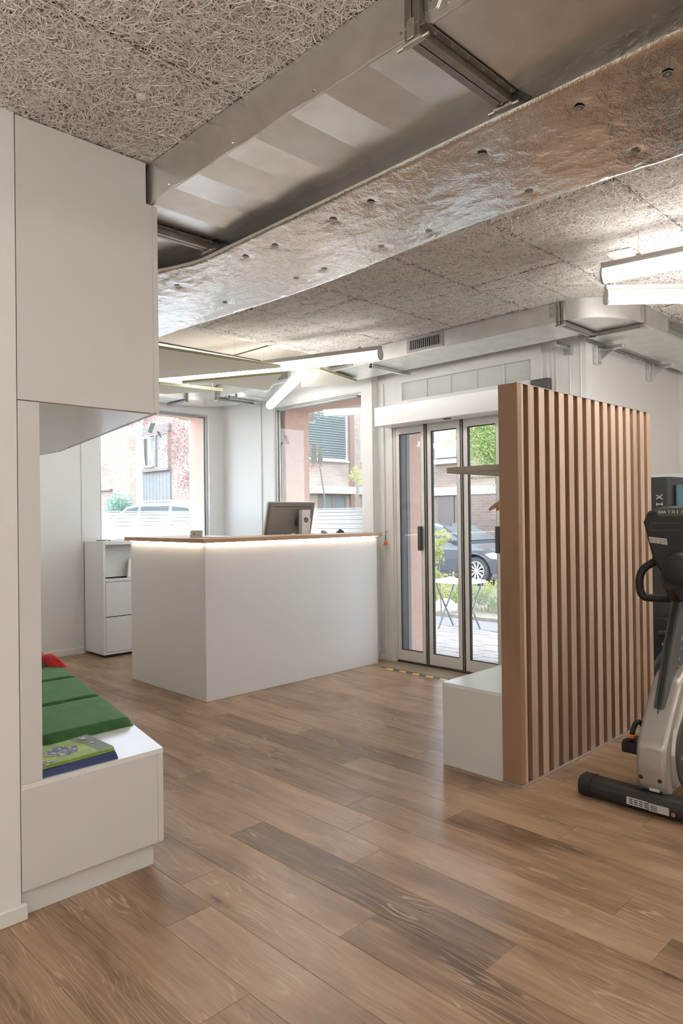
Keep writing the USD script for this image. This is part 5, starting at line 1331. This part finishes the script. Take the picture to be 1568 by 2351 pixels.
for (yy, zz_) in ((1.862, 0.443), (1.802, 0.440), (1.800, 0.305)):
    sm.part('bolt', lathe([(0.006, 0.004), (0.0165, 0.004), (0.018, 0.0), (0.006, 0.0), (0.006, 0.004)], 18, frame((4.8655, yy, zz_), (0, 1, 0), (0, 0, 1), (-1, 0, 0))), 'alu')
sm.part('arm', tube([(4.80, 1.93, 0.22), (4.83, 1.86, 0.34), (4.84, 1.83, 0.385)], 0.045, 14, 4), 'tower_grey', 60)
sm.part('arm_collar', tube([(4.78, 1.96, 0.16), (4.80, 1.70, 0.150)], 0.040, 14, 3), 'tower_black', 60)
sm.part('knob', trimesh.creation.icosphere(2, 0.022).apply_translation((4.84, 1.790, 0.392)), 'orange_plastic', True, label='orange knob')
sm.part('guide_rod', cyl((4.90, 1.768, 0.028), (4.90, 1.768, 1.30), 0.008, 10), 'chrome')
sm.part('lever', tube([(4.845, 1.770, 0.553), (4.862, 1.815, 0.558)], 0.013, 10), 'chrome')
sm.part('lever_grip', tube([(4.83, 1.80, 0.530), (4.82, 1.885, 0.520)], [0.016, 0.022], 12), 'tower_black')
sm.part('connector', box(4.8805, 4.999, 1.78, 2.0, 0.25, 0.60, 0.004), 'tower_black')
#SECTION6
# ------------------------------------------------------------------ outside: ground
def gz(x):
    return float(np.interp(x, [5.0, 5.6, 9.0, 12.0, 40], [-0.03, -0.06, -0.28, -0.32, -0.34]))
pave = struct('pavement')
def strip(xs, y0, y1, dz, th=0.2):
    V, Fc = [], []
    for x in xs:
        V += [(x, y0, gz(x) + dz), (x, y1, gz(x) + dz), (x, y1, gz(x) + dz - th), (x, y0, gz(x) + dz - th)]
    for i in range(len(xs) - 1):
        a, b = 4 * i, 4 * i + 4
        Fc += [(a, b, b + 1), (a, b + 1, a + 1), (a + 3, a + 2, b + 2), (a + 3, b + 2, b + 3), (a, a + 3, b + 3), (a, b + 3, b), (a + 1, b + 1, b + 2), (a + 1, b + 2, a + 2)]
    n = len(V) - 4
    Fc += [(0, 1, 2), (0, 2, 3), (n, n + 2, n + 1), (n, n + 3, n + 2)]
    return trimesh.Trimesh(V, Fc, process=False)
pave.part('paving_bed', strip([4.98, 5.6, 7.9], 0.0, 7.25, -0.02), 'pavers')
k_ = 0
for i in range(13):
    for j in range(17):
        x0 = 5.33 + 0.20 * i
        y0 = 2.55 + 0.245 * j + (0.12 if i % 2 else 0.0)
        if y0 > 6.4 or abs(y0 - (0.72 * x0 - 0.35)) > 1.75:
            continue
        m_ = box(x0 + 0.004, x0 + 0.196, y0 + 0.004, y0 + 0.241, -0.04, 0.0, 0.006)
        v = m_.vertices.copy()
        v[:, 2] += [gz(x) for x in v[:, 0]]
        v[:, 2] += 0.003 * ((k_ * 7) % 5 - 2) / 2
        m_.vertices = v
        pave.part('paver', m_, 'pavers')
        k_ += 1
struct('path_strip', strip([7.94, 8.5, 9.0], 0.0, 9.2, 0.002), 'asphalt')
struct('garden_bed', cat_(strip([9.01, 10.0, 11.2], 2.0, 13.0, 0.05)), 'soil')
struct('street', strip([11.21, 14, 20, 40], -8, 40, -0.02), 'asphalt')
struct('street_side', box(-4, 11.92, 13.01, 40, -0.5, -0.005, 0.05), 'asphalt')
struct('forecourt', strip([0.8, 4.9, 9.0], 7.26, 13.0, -0.03), 'pavers')

# canopy over the entrance and its lamps
struct('canopy_roof', box(5.325, 6.30, 1.2, 7.6, 2.70, 2.82, 0.002), 'soffit')
def spot(label, p, aim, r, L):
    t = Thing('spotlight', label, 'spotlight', p, 0, 'lamps under the canopy outside')
    p = np.array(p, float); a = np.array(aim, float); a /= np.linalg.norm(a)
    t.part('stem', cyl(p + (0, 0, 0.06), (p[0], p[1], 2.6985), 0.010, 10), 'lamp_body')
    t.part('head', tube([p - a * L * .5, p - a * L * .2, p + a * L * .5], [r * .7, r, r], 18), 'lamp_body', 40)
    t.part('lens', tube([p + a * (L * .5 + .001), p + a * (L * .5 + .006)], r * 0.86, 18), 'ext_white')
    t.part('yoke', tube([p + np.array([0, r + .012, 0]), p + np.array([0, r + .012, .05]), p + np.array([0, 0, .066]), p + np.array([0, -r - .012, .05]), p + np.array([0, -r - .012, 0])], 0.005, 8, 4), 'lamp_body', 60)
    return t
spot('small round spotlight under the canopy outside, behind the pane above the monitor', (6.0, 6.335, 2.625), (-0.4, -0.35, -0.7), 0.034, 0.12)
fl = Thing('floodlight', 'square pale floodlight under the canopy outside the window above the monitor', 'floodlight', (6.0, 6.60, 2.60))
fT = frame((6.0, 6.66, 2.60), (0.70, -0.71, 0), (0.25, 0.25, 0.93))
fl.part('housing', extrude(rounded(0.155, 0.125, 0.012), 0.05, fT @ trimesh.transformations.translation_matrix((0, 0, -0.05))), 'lamp_body')
fl.part('glass_front', extrude(rounded(0.125, 0.090, 0.006), 0.004, fT @ trimesh.transformations.translation_matrix((0, 0, 0.001))), 'ext_white')
fl.part('bracket', tube([(6.02, 6.60, 2.56), (6.07, 6.52, 2.60), (6.03, 6.55, 2.6985)], 0.010, 8, 4), 'lamp_body', 60)
cl = Thing('canopy_lamp', 'white box lamp on the canopy soffit outside, near the right edge of the window', 'lamp', (6.0, 5.93, 2.58))
cl.part('diffuser', box(5.96, 6.06, 5.60, 6.13, 2.545, 2.645, 0.01), 'soffit')
cl.part('mount', box(5.97, 6.05, 5.64, 6.09, 2.6455, 2.6985, 0.004), 'lamp_body')
solo('downpipe', cyl((6.22, 7.12, gz(6.2)), (6.22, 7.12, 2.6995), 0.064, 24), 'ext_white', 'round white post carrying the canopy outside the window above the monitor', 'post', smooth=40)

# folding table
ft = Thing('folding_table', 'small white folding table with crossed grey legs standing outside the glass door', 'table', (7.45, 5.40, gz(7.45)))
tz = 0.475
ft.part('table_top', prism_z(np.array(rounded(0.44, 0.62, 0.05).exterior.coords) + (7.62, 5.56), tz - 0.035, tz), 'table_white')
for s, nm in ((1, 'a'), (-1, 'b')):
    y = 5.56 + s * 0.215
    g0 = gz(7.5) + 0.002
    ft.part('leg', tube([(7.44, y, tz - 0.036), (7.452, y, tz - 0.09), (7.80, y, g0 + 0.012)], 0.0125, 10), 'leg_grey', 40)
    ft.part('leg', tube([(7.80, y - 0.026, tz - 0.036), (7.788, y - 0.026, tz - 0.09), (7.44, y - 0.026, g0 + 0.016)], 0.0125, 10), 'leg_grey', 40)
for k, (x, y) in enumerate(((7.60, 5.66), (7.60, 5.42))):
    t = Thing('ashtray', ['small grey bowl on the folding table outside, the left one', 'small grey bowl on the folding table outside, the right one'][k], 'bowl', (x, y, tz + 0.001), 0, 'bowls on the folding table', local=True)
    t.part('bowl', lathe([(0, 0.0), (0.035, 0.0), (0.045, 0.035), (0.040, 0.036), (0.03, 0.008), (0, 0.006)], 18), 'panel_grey', 40)

# planting
def leaves(center, rad, n, size, seed, shell=0.35):
    r = np.random.default_rng(seed)
    u = r.normal(size=(n, 3)); u /= np.linalg.norm(u, axis=1, keepdims=True)
    rr = (shell + (1 - shell) * r.random(n)) ** 0.5
    c = np.array(center) + u * rr[:, None] * np.array(rad)
    # gather the leaves into sprays
    k = max(3, n // 26)
    seeds = np.array(center) + (lambda q: q / np.linalg.norm(q, axis=1, keepdims=True) * r.random((k, 1)) ** 0.4)(r.normal(size=(k, 3))) * np.array(rad)
    w = r.integers(0, k, n)
    c = c * 0.30 + (seeds[w] + r.normal(0, 0.16, (n, 3)) * np.array(rad)) * 0.70
    a = r.normal(size=(n, 3)); a /= np.linalg.norm(a, axis=1, keepdims=True)
    b = np.cross(a, r.normal(size=(n, 3))); b /= np.linalg.norm(b, axis=1, keepdims=True)
    s = size * r.uniform(0.6, 1.3, n)[:, None]
    V = np.stack([c - a * s, c + b * s * .42, c + a * s, c - b * s * .42], 1).reshape(-1, 3)
    i = np.arange(n)[:, None] * 4
    F = np.vstack([i + [0, 1, 2], i + [0, 2, 3]])
    return trimesh.Trimesh(V, F, process=False)
def plant(name, label, cat, base, crowns, leaf, n, size, seed, stems=None, group=None):
    t = Thing(name, label, cat, base, 0, group)
    fo = cat_(*[leaves(c, r, int(n * f), size, seed + i) for i, (c, r, f) in enumerate(crowns)])
    t.part('foliage', fo, leaf, kind='stuff')
    for p, r0, r1 in stems or []:
        p = np.array(p, float)
        t.part('stem', tube(p, np.linspace(r0, r1, len(p)), 8), 'bark', 60)
    return t
g_ = gz(10)
plant('green_tree', 'fresh light green tree standing outside the glass door', 'tree', (10.6, 6.2, g_), [((10.15, 6.85, 2.7), (0.55, 0.65, 0.9), 1.0), ((10.6, 6.35, 2.2), (0.7, 0.7, 1.0), 1.0), ((10.5, 6.6, 3.6), (0.9, 0.9, 0.8), 0.8)], 'leaf_green', 4600, 0.032, 5,
      [([(10.6, 6.2, g_), (10.58, 6.25, 1.0), (10.5, 6.45, 2.2), (10.3, 6.7, 3.4)], 0.06, 0.02), ([(10.55, 6.3, 1.4), (10.3, 6.7, 2.1), (10.1, 6.95, 2.9)], 0.025, 0.008), ([(10.52, 6.4, 1.9), (10.6, 6.0, 2.6), (10.7, 5.7, 3.4)], 0.025, 0.008), ([(10.55, 6.3, 1.2), (10.25, 6.75, 1.5), (10.1, 6.9, 1.6)], 0.02, 0.006)])
g_ = gz(9.2)
plant('yellow_shrub', 'yellow green leafy young shrub beside the folding table outside', 'shrub', (8.65, 6.62, gz(8.65)), [((8.66, 6.66, 0.98), (0.20, 0.20, 0.15), 0.7), ((8.64, 6.70, 0.72), (0.20, 0.20, 0.19), 1.0), ((8.62, 6.72, 0.42), (0.20, 0.20, 0.17), 0.8)], 'leaf_yellow', 420, 0.028, 11,
      [([(8.65, 6.62, gz(8.65)), (8.64, 6.65, 0.4), (8.66, 6.64, 1.02)], 0.012, 0.005)])
def low(name, label, c, rad, leaf, n, size, seed):
    return plant(name, label, 'shrub', (c[0], c[1], gz(c[0]) + 0.05), [((c[0], c[1], c[2]), rad, 1.0)], leaf, n, size, seed, None, 'low plants in the bed outside')
low('bed_plant', 'yellow green low plants in the bed behind the table, left part', (9.65, 7.45, -0.02), (0.38, 0.38, 0.24), 'leaf_yellow', 700, 0.028, 21)
low('bed_plant', 'fresh green low plants in the middle of the bed behind the table', (9.75, 7.05, 0.0), (0.36, 0.36, 0.26), 'leaf_green', 700, 0.028, 22)
low('bed_plant', 'sage green low plants right in the bed, behind the second pair of table legs', (9.75, 6.60, -0.02), (0.36, 0.36, 0.24), 'leaf_sage', 700, 0.026, 23)
low('bed_plant', 'pale grey green cushion plant at the front right of the bed', (9.62, 6.22, -0.08), (0.28, 0.30, 0.18), 'leaf_sage', 600, 0.022, 24)
low('bed_plant', 'taller yellow green plants at the back left of the bed', (10.3, 7.95, 0.1), (0.45, 0.45, 0.30), 'leaf_yellow', 700, 0.03, 25)
low('bed_plant', 'yellow tipped plants at the back right edge of the bed by the car', (10.8, 7.15, 0.05), (0.35, 0.35, 0.26), 'leaf_yellow', 420, 0.03, 26)
rk = trimesh.creation.icosphere(3, 1.0)
def rock(label, c, s, seed):
    v = rk.vertices * (1 + 0.35 * (meshkit.fbm(rk.vertices * 1.7 + seed, 3, seed) - 0.5))[:, None]
    v = v * np.array(s) + np.array(c)
    solo('rock', trimesh.Trimesh(v, rk.faces, process=False), 'stone', label, 'rock', 'rocks edging the bed', smooth=True)
rock('large pale rock at the front of the bed between the table legs', (9.22, 6.98, gz(9.2) + 0.10), (0.17, 0.20, 0.16), 2)
rock('small flat rock at the front of the bed, right of the large one', (9.20, 6.55, gz(9.2) + 0.06), (0.10, 0.13, 0.07), 5)
rock('small rock at the front of the bed, left of the large one', (9.15, 7.35, gz(9.2) + 0.06), (0.11, 0.12, 0.08), 7)
plant('red_maple', 'red leaved maple branches hanging before the corner window', 'tree', (6.75, 9.0, gz(6.75)), [((5.55, 10.6, 3.05), (0.75, 0.35, 0.28), 1.2), ((6.15, 10.0, 2.55), (0.36, 0.36, 0.5), 0.8), ((6.25, 9.8, 1.95), (0.30, 0.30, 0.35), 0.4)], 'leaf_red', 2000, 0.017, 31,
      [([(6.75, 9.0, gz(6.75)), (6.75, 9.05, 1.5), (6.5, 9.5, 2.8), (5.6, 10.6, 3.2)], 0.05, 0.01), ([(6.72, 9.1, 1.9), (6.45, 9.6, 2.3), (6.15, 9.9, 2.5)], 0.015, 0.004)])
plant('pink_twig', 'pinkish leafy twig hanging before the blinds, outside the window above the monitor', 'branch', (8.5, 9.3, 2.9), [((8.15, 8.95, 2.32), (0.25, 0.25, 0.32), 1.0)], 'leaf_red', 700, 0.015, 41,
      [([(8.9, 9.5, gz(8.9)), (8.85, 9.4, 1.6), (8.4, 9.1, 2.45), (8.1, 8.9, 2.2)], 0.02, 0.004)])
plant('yellow_twig', 'pale yellow leafy branch across the right side of the window above the monitor', 'branch', (8.6, 8.2, 2.9), [((8.15, 7.75, 1.98), (0.32, 0.30, 0.16), 1.0), ((8.25, 7.7, 2.62), (0.30, 0.28, 0.18), 0.7), ((8.5, 7.45, 1.75), (0.25, 0.25, 0.16), 0.5)], 'leaf_yellow', 380, 0.022, 45,
      [([(9.2, 7.9, gz(9.2)), (9.1, 7.9, 1.2), (8.7, 7.7, 2.0), (8.1, 7.8, 2.1)], 0.02, 0.004), ([(9.0, 7.85, 1.5), (8.6, 7.7, 2.4), (8.2, 7.75, 2.65)], 0.012, 0.004)])
plant('juniper', 'blue green bush by the steps outside the corner window', 'shrub', (10.4, 20.3, 0.0), [((10.4, 20.3, 1.45), (0.55, 0.55, 0.75), 1.0)], 'leaf_blue', 900, 0.06, 51, [([(10.4, 20.3, -0.005), (10.4, 20.3, 1.5)], 0.05, 0.02)])

# cars
def car(label, pos, rz, paint, suv=False):
    t = Thing('car', label, 'car', pos, rz, 'parked cars', local=True)
    if suv:
        top = [(2.10, 0.70), (1.95, 1.00), (1.15, 1.12), (0.45, 1.66), (0.0, 1.74), (-1.2, 1.74), (-1.75, 1.66), (-2.02, 1.12), (-2.08, 0.75)]
        belt, roof = 1.12, 1.70
    else:
        top = [(2.28, 0.55), (2.20, 0.72), (1.75, 0.86), (0.98, 0.98), (0.25, 1.36), (-0.15, 1.44), (-0.95, 1.43), (-1.75, 1.16), (-2.22, 1.05), (-2.30, 0.70)]
        belt, roof = 0.97, 1.42
    wr = 0.335
    ax = (1.38, -1.42)
    body = Polygon([(2.26, 0.30)] + top + [(-2.25, 0.28)])
    body = body.buffer(0.04).buffer(-0.04)
    for a in ax:
        body = body.difference(Point(a, wr).buffer(wr + 0.055, 20))
    def shape(m):
        v = m.vertices.copy()
        tum = np.clip((v[:, 2] - 0.85) / (roof - 0.85), 0, 1)
        nar = np.clip((np.abs(v[:, 0]) - 1.35) / 0.95, 0, 1)
        low_ = np.clip((0.55 - v[:, 2]) / 0.3, 0, 1)
        v[:, 1] *= (1 - 0.20 * tum ** 1.2) * (1 - 0.20 * nar ** 2) * (1 - 0.05 * low_)
        m.vertices = v
        return m
    def sub(poly, y0, y1, n=5):
        m = slab_y(poly, y0, y1)
        for _ in range(1):
            m = m.subdivide_to_size(0.22)
        return shape(m)
    t.part('body', sub(body, -0.90, 0.90), paint, 28)
    if suv:
        side = [Polygon([(0.98, 1.13), (0.42, 1.60), (0.05, 1.66), (0.05, 1.13)]), Polygon([(-0.03, 1.13), (-0.03, 1.66), (-0.95, 1.66), (-0.95, 1.13)]), Polygon([(-1.05, 1.13), (-1.05, 1.65), (-1.55, 1.60), (-1.85, 1.15)])]
    else:
        side = [Polygon([(0.82, 1.0), (0.25, 1.30), (-0.12, 1.375), (-0.12, 0.99)]), Polygon([(-0.20, 0.99), (-0.20, 1.38), (-0.90, 1.37), (-1.15, 1.02)]), Polygon([(-1.22, 1.03), (-0.98, 1.35), (-1.60, 1.14)])]
    for s in (1, -1):
        for p in side:
            t.part('side_window', sub(p, s * 0.902, s * 0.912), 'car_glass', 28)
        for a in ax:
            yb = s * 0.74
            w = t.part('tyre', lathe([(0.225, -0.105), (0.315, -0.105), (wr, -0.07), (wr, 0.07), (0.315, 0.105), (0.225, 0.105), (0.225, -0.105)], 36, frame((a, yb, wr), (1, 0, 0), (0, 0, 1), (0, 1, 0))), 'tyre', 40)
            rim_ = [lathe([(0.205, -0.02), (0.224, -0.02), (0.224, 0.09), (0.205, 0.09), (0.205, -0.02)], 36), lathe([(0, 0.03), (0.05, 0.03), (0.05, 0.06), (0, 0.06)], 18)]
            for k in range(10):
                th = 2 * PI * k / 10
                for dd in (-0.10, 0.10):
                    c_, s_ = math.cos(th + dd), math.sin(th + dd)
                    c2, s2 = math.cos(th + dd * 0.4), math.sin(th + dd * 0.4)
                    rim_.append(hull([(0.04 * c2 + 0.008 * -s2 * e, 0.04 * s2 + 0.008 * c2 * e, z) for e in (-1, 1) for z in (0.05, 0.065)] + [(0.207 * c_ + 0.010 * -s_ * e, 0.207 * s_ + 0.010 * c_ * e, z) for e in (-1, 1) for z in (0.055, 0.08)]))
            rm = cat_(*rim_)
            rm.apply_transform(frame((a, yb + s * 0.02, wr), (1, 0, 0), (0, 0, 1), (0, s, 0)))
            t.part('rim', rm, 'rim', under=w)
            t.part('rim_backing', lathe([(0, 0), (0.204, 0), (0.204, 0.004), (0, 0.004)], 30, frame((a, yb + s * 0.012, wr), (1, 0, 0), (0, 0, 1), (0, s, 0))), 'tyre', under=w)
        t.part('headlight', sub(Polygon([(2.16, 0.60), (2.18, 0.70), (1.85, 0.78), (1.66, 0.74), (1.80, 0.64)]), s * 0.902, s * 0.915), 'headlight')
        t.part('mirror', hull([(0.72 + a, s * (0.93 + b), belt + 0.02 + c) for a in (-.06, .04) for b in (0, .14) for c in (0, .10)]), paint)
        t.part('door_seam', sub(sbox(-0.165, 0.35, -0.158, belt), s * 0.902, s * 0.906), 'tyre')
        t.part('sill', sub(sbox(-1.0, 0.26, 1.0, 0.32), s * 0.902, s * 0.91), 'tyre')
        if suv:
            t.part('roof_rail', tube([(0.05, s * 0.66, 1.74), (-0.05, s * 0.66, 1.80), (-1.4, s * 0.66, 1.80), (-1.6, s * 0.66, 1.71)], 0.02, 8, 4), paint, 60)
    if suv:
        ws = [(1.10, 1.14), (0.50, 1.63)]; rw = [(-1.80, 1.62), (-2.02, 1.16)]
    else:
        ws = [(0.93, 1.005), (0.27, 1.345)]; rw = [(-1.02, 1.41), (-1.70, 1.18)]
    for nm, (p, q) in (('windscreen', ws), ('rear_window', rw)):
        d2 = np.array([q[0] - p[0], q[1] - p[1]]); n2 = np.array([-d2[1], d2[0]]); n2 /= np.linalg.norm(n2)
        if n2[1] < 0: n2 = -n2
        p, q = np.array(p), np.array(q)
        lo = [(*(p + n2 * e), ) for e in (-0.01, 0.035)]; hi = [(*(q + n2 * e), ) for e in (-0.01, 0.035)]
        pts = [(a[0], y * 0.70, a[1]) for a in lo for y in (-1, 1)] + [(a[0], y * 0.62, a[1]) for a in hi for y in (-1, 1)]
        t.part(nm, hull(pts), 'car_glass')
    t.part('grille', hull([(x, y * 0.45, z) for x in (2.15, 2.30) for y in (-1, 1) for z in (0.42, 0.66)]), 'tyre')
    t.part('number_plate', box(2.301, 2.31, -0.26, 0.26, 0.45, 0.56, 0.002), 'paper')
    return t
car('black car parked across the street behind the folding table', (14.68, 10.95, gz(14)), -90, 'car_black')
car('white estate car parked outside the corner window behind the white cabinet', (10.15, 17.6, 0.0), 112, 'car_white', suv=True)
car('silver white car parked in front of the black one, mostly behind the oak partition', (15.6, 5.6, gz(15)), -90, 'car_silver', suv=True)

# houses across the street, in three steps
def house(label, loc):
    return Thing('house', label, 'building', loc, 0, 'brick houses across the street')
h1 = house('pale brick house with a tilted brown framed window, seen through the corner window', (12.0, 20.0, -0.4))
h1.part('wall', box(12.0, 13.0, 15.41, 32.0, -0.4, 5.6, 0), 'brick_y')
h1.part('pilaster', box(11.93, 11.998, 21.66, 22.10, -0.4, 5.6, 0), 'ext_white')
w_ = h1.part('window_frame', slab_x(sbox(19.96, 2.95, 21.53, 4.13).difference(sbox(20.02, 3.02, 20.72, 4.06)).difference(sbox(20.80, 3.02, 21.46, 4.06)), 11.90, 11.998), 'win_brown')
h1.part('pane', box(11.94, 11.95, 20.021, 20.719, 3.021, 4.059, 0), 'win_dark', under=w_)
h1.part('pane', box(11.96, 11.97, 20.801, 21.459, 3.021, 4.059, 0), 'win_dark', under=w_)
sash = slab_x(sbox(20.84, 3.04, 21.42, 4.04).difference(sbox(20.90, 3.10, 21.36, 3.98)), 11.80, 11.85)
sash.apply_translation((-11.85, 0, -3.04)); sash.apply_transform(trimesh.transformations.rotation_matrix(-0.12, (0, 1, 0))); sash.apply_translation((11.89, 0, 3.04))
h1.part('tilted_sash', sash, 'ext_white', under=w_)
h1.part('window_sill', box(11.84, 11.998, 19.90, 21.60, 2.88, 2.945, 0.005), 'garage_brown')
h1.part('lintel', box(11.90, 11.998, 19.90, 21.6, 4.135, 4.38, 0), 'garage_brown')
for k in range(8):
    h1.part('board', box(11.955, 11.998, 19.94 + k * 0.215, 19.94 + (k + 1) * 0.215 - 0.012, 0.2, 2.82, 0.004), 'board_grey')
h1.part('ledge', box(11.9, 11.998, 23.95, 25.6, 2.36, 2.42, 0.004), 'garage_brown')
hr = Thing('handrail', 'thin pale handrail running down beside the steps outside the corner window', 'handrail', (11.4, 22.6, -0.3))
hr.part('rail', tube([(11.5, 23.0, 2.15), (11.45, 22.0, 1.35), (11.4, 20.9, 1.35)], 0.022, 8), 'ext_white')
hr.part('rail', tube([(11.5, 23.0, 1.95), (11.45, 22.25, 1.33)], 0.018, 8), 'ext_white')
for p in ((11.5, 23.0, 2.13), (11.45, 22.0, 1.33), (11.4, 20.95, 1.33)):
    hr.part('baluster', cyl((p[0], p[1], -0.3), p, 0.018, 8), 'ext_white')
h2 = house('pale brick house with blinds in its window, seen through the window above the monitor', (13.7, 15.4, -0.4))
h2.part('wall', box(13.005, 17.1, 15.41, 16.4, -0.4, 5.6, 0), 'brick_x')
w_ = h2.part('window_frame', slab_y(sbox(13.72, 3.03, 15.42, 4.48).difference(sbox(13.77, 3.09, 15.37, 4.43)), 15.36, 15.408), 'panel_grey')
h2.part('pane', box(13.771, 15.369, 15.385, 15.395, 3.091, 4.429, 0), 'win_dark', under=w_)
for k in range(18):
    h2.part('blind_slat', hull([(x, 15.33 + a, 3.12 + 0.073 * k + b) for x in (13.78, 15.36) for a, b in ((0, 0), (0.028, 0.018), (0.003, -0.003), (0.031, 0.015))]), 'blind_grey', under=w_)
h2.part('window_sill', box(13.66, 15.46, 15.30, 15.408, 2.98, 3.028, 0.004), 'ext_white')
h2.part('balcony_band', box(13.70, 15.52, 15.10, 15.408, 2.01, 2.23, 0.004), 'ext_white')
w_ = h2.part('window_frame', slab_y(sbox(14.20, 0.6, 15.35, 1.98).difference(sbox(14.27, 0.7, 14.74, 1.93)).difference(sbox(14.81, 0.7, 15.28, 1.93)), 15.34, 15.408), 'win_brown')
h2.part('pane', box(14.271, 14.739, 15.37, 15.38, 0.701, 1.929, 0), 'win_dark', under=w_)
h2.part('pane', box(14.811, 15.279, 15.37, 15.38, 0.701, 1.929, 0), 'win_dark', under=w_)
h2.part('pilaster', box(15.53, 15.70, 15.33, 15.408, -0.4, 5.6, 0), 'win_brown')
w_ = h2.part('window_frame', slab_y(sbox(16.05, 3.03, 17.0, 4.48).difference(sbox(16.10, 3.09, 16.95, 4.43)), 15.36, 15.408), 'panel_grey')
for k in range(18):
    h2.part('blind_slat', hull([(x, 15.33 + a, 3.12 + 0.073 * k + b) for x in (16.11, 16.94) for a, b in ((0, 0), (0.028, 0.018), (0.003, -0.003), (0.031, 0.015))]), 'blind_grey', under=w_)
h2.part('balcony_band', box(15.95, 17.05, 15.10, 15.408, 2.01, 2.23, 0.004), 'ext_white')
h3 = house('pale brick house with a brown garage door, seen through the glass door', (17.1, 12.5, -0.4))
h3.part('wall', box(17.105, 18.2, 2.0, 16.4, -0.4, 5.6, 0), 'brick_y')
h3.part('pilaster', box(16.95, 17.1, 13.75, 14.0, -0.4, 5.6, 0), 'win_brown')
h3.part('garage_lintel', box(17.0, 17.1, 10.9, 13.35, 1.92, 2.16, 0), 'ext_white')
gd = h3.part('garage_door', box(17.07, 17.1, 12.56, 13.15, -0.38, 1.91, 0.002), 'garage_brown')
for k in range(9):
    h3.part('board', box(17.05, 17.068, 12.565 + 0.065 * k, 12.565 + 0.065 * k + 0.060, -0.36, 1.90, 0.003), 'garage_brown', under=gd)
h3.part('brick_base', box(17.02, 17.1, 10.95, 12.45, -0.4, 1.915, 0), 'brick_red')
w_ = h3.part('window_frame', slab_x(sbox(12.0, 3.05, 13.20, 5.0).difference(sbox(12.06, 3.12, 12.95, 4.9)), 17.0, 17.1), 'panel_grey')
h3.part('pane', box(17.05, 17.06, 12.061, 12.949, 3.121, 4.899, 0), 'ext_white', under=w_)
h3.part('window_sill', box(16.95, 17.1, 11.95, 13.25, 2.86, 3.0, 0.004), 'ext_white')
h3.part('string_course', box(17.06, 17.1, 10.9, 12.4, 2.40, 2.46, 0), 'garage_brown')
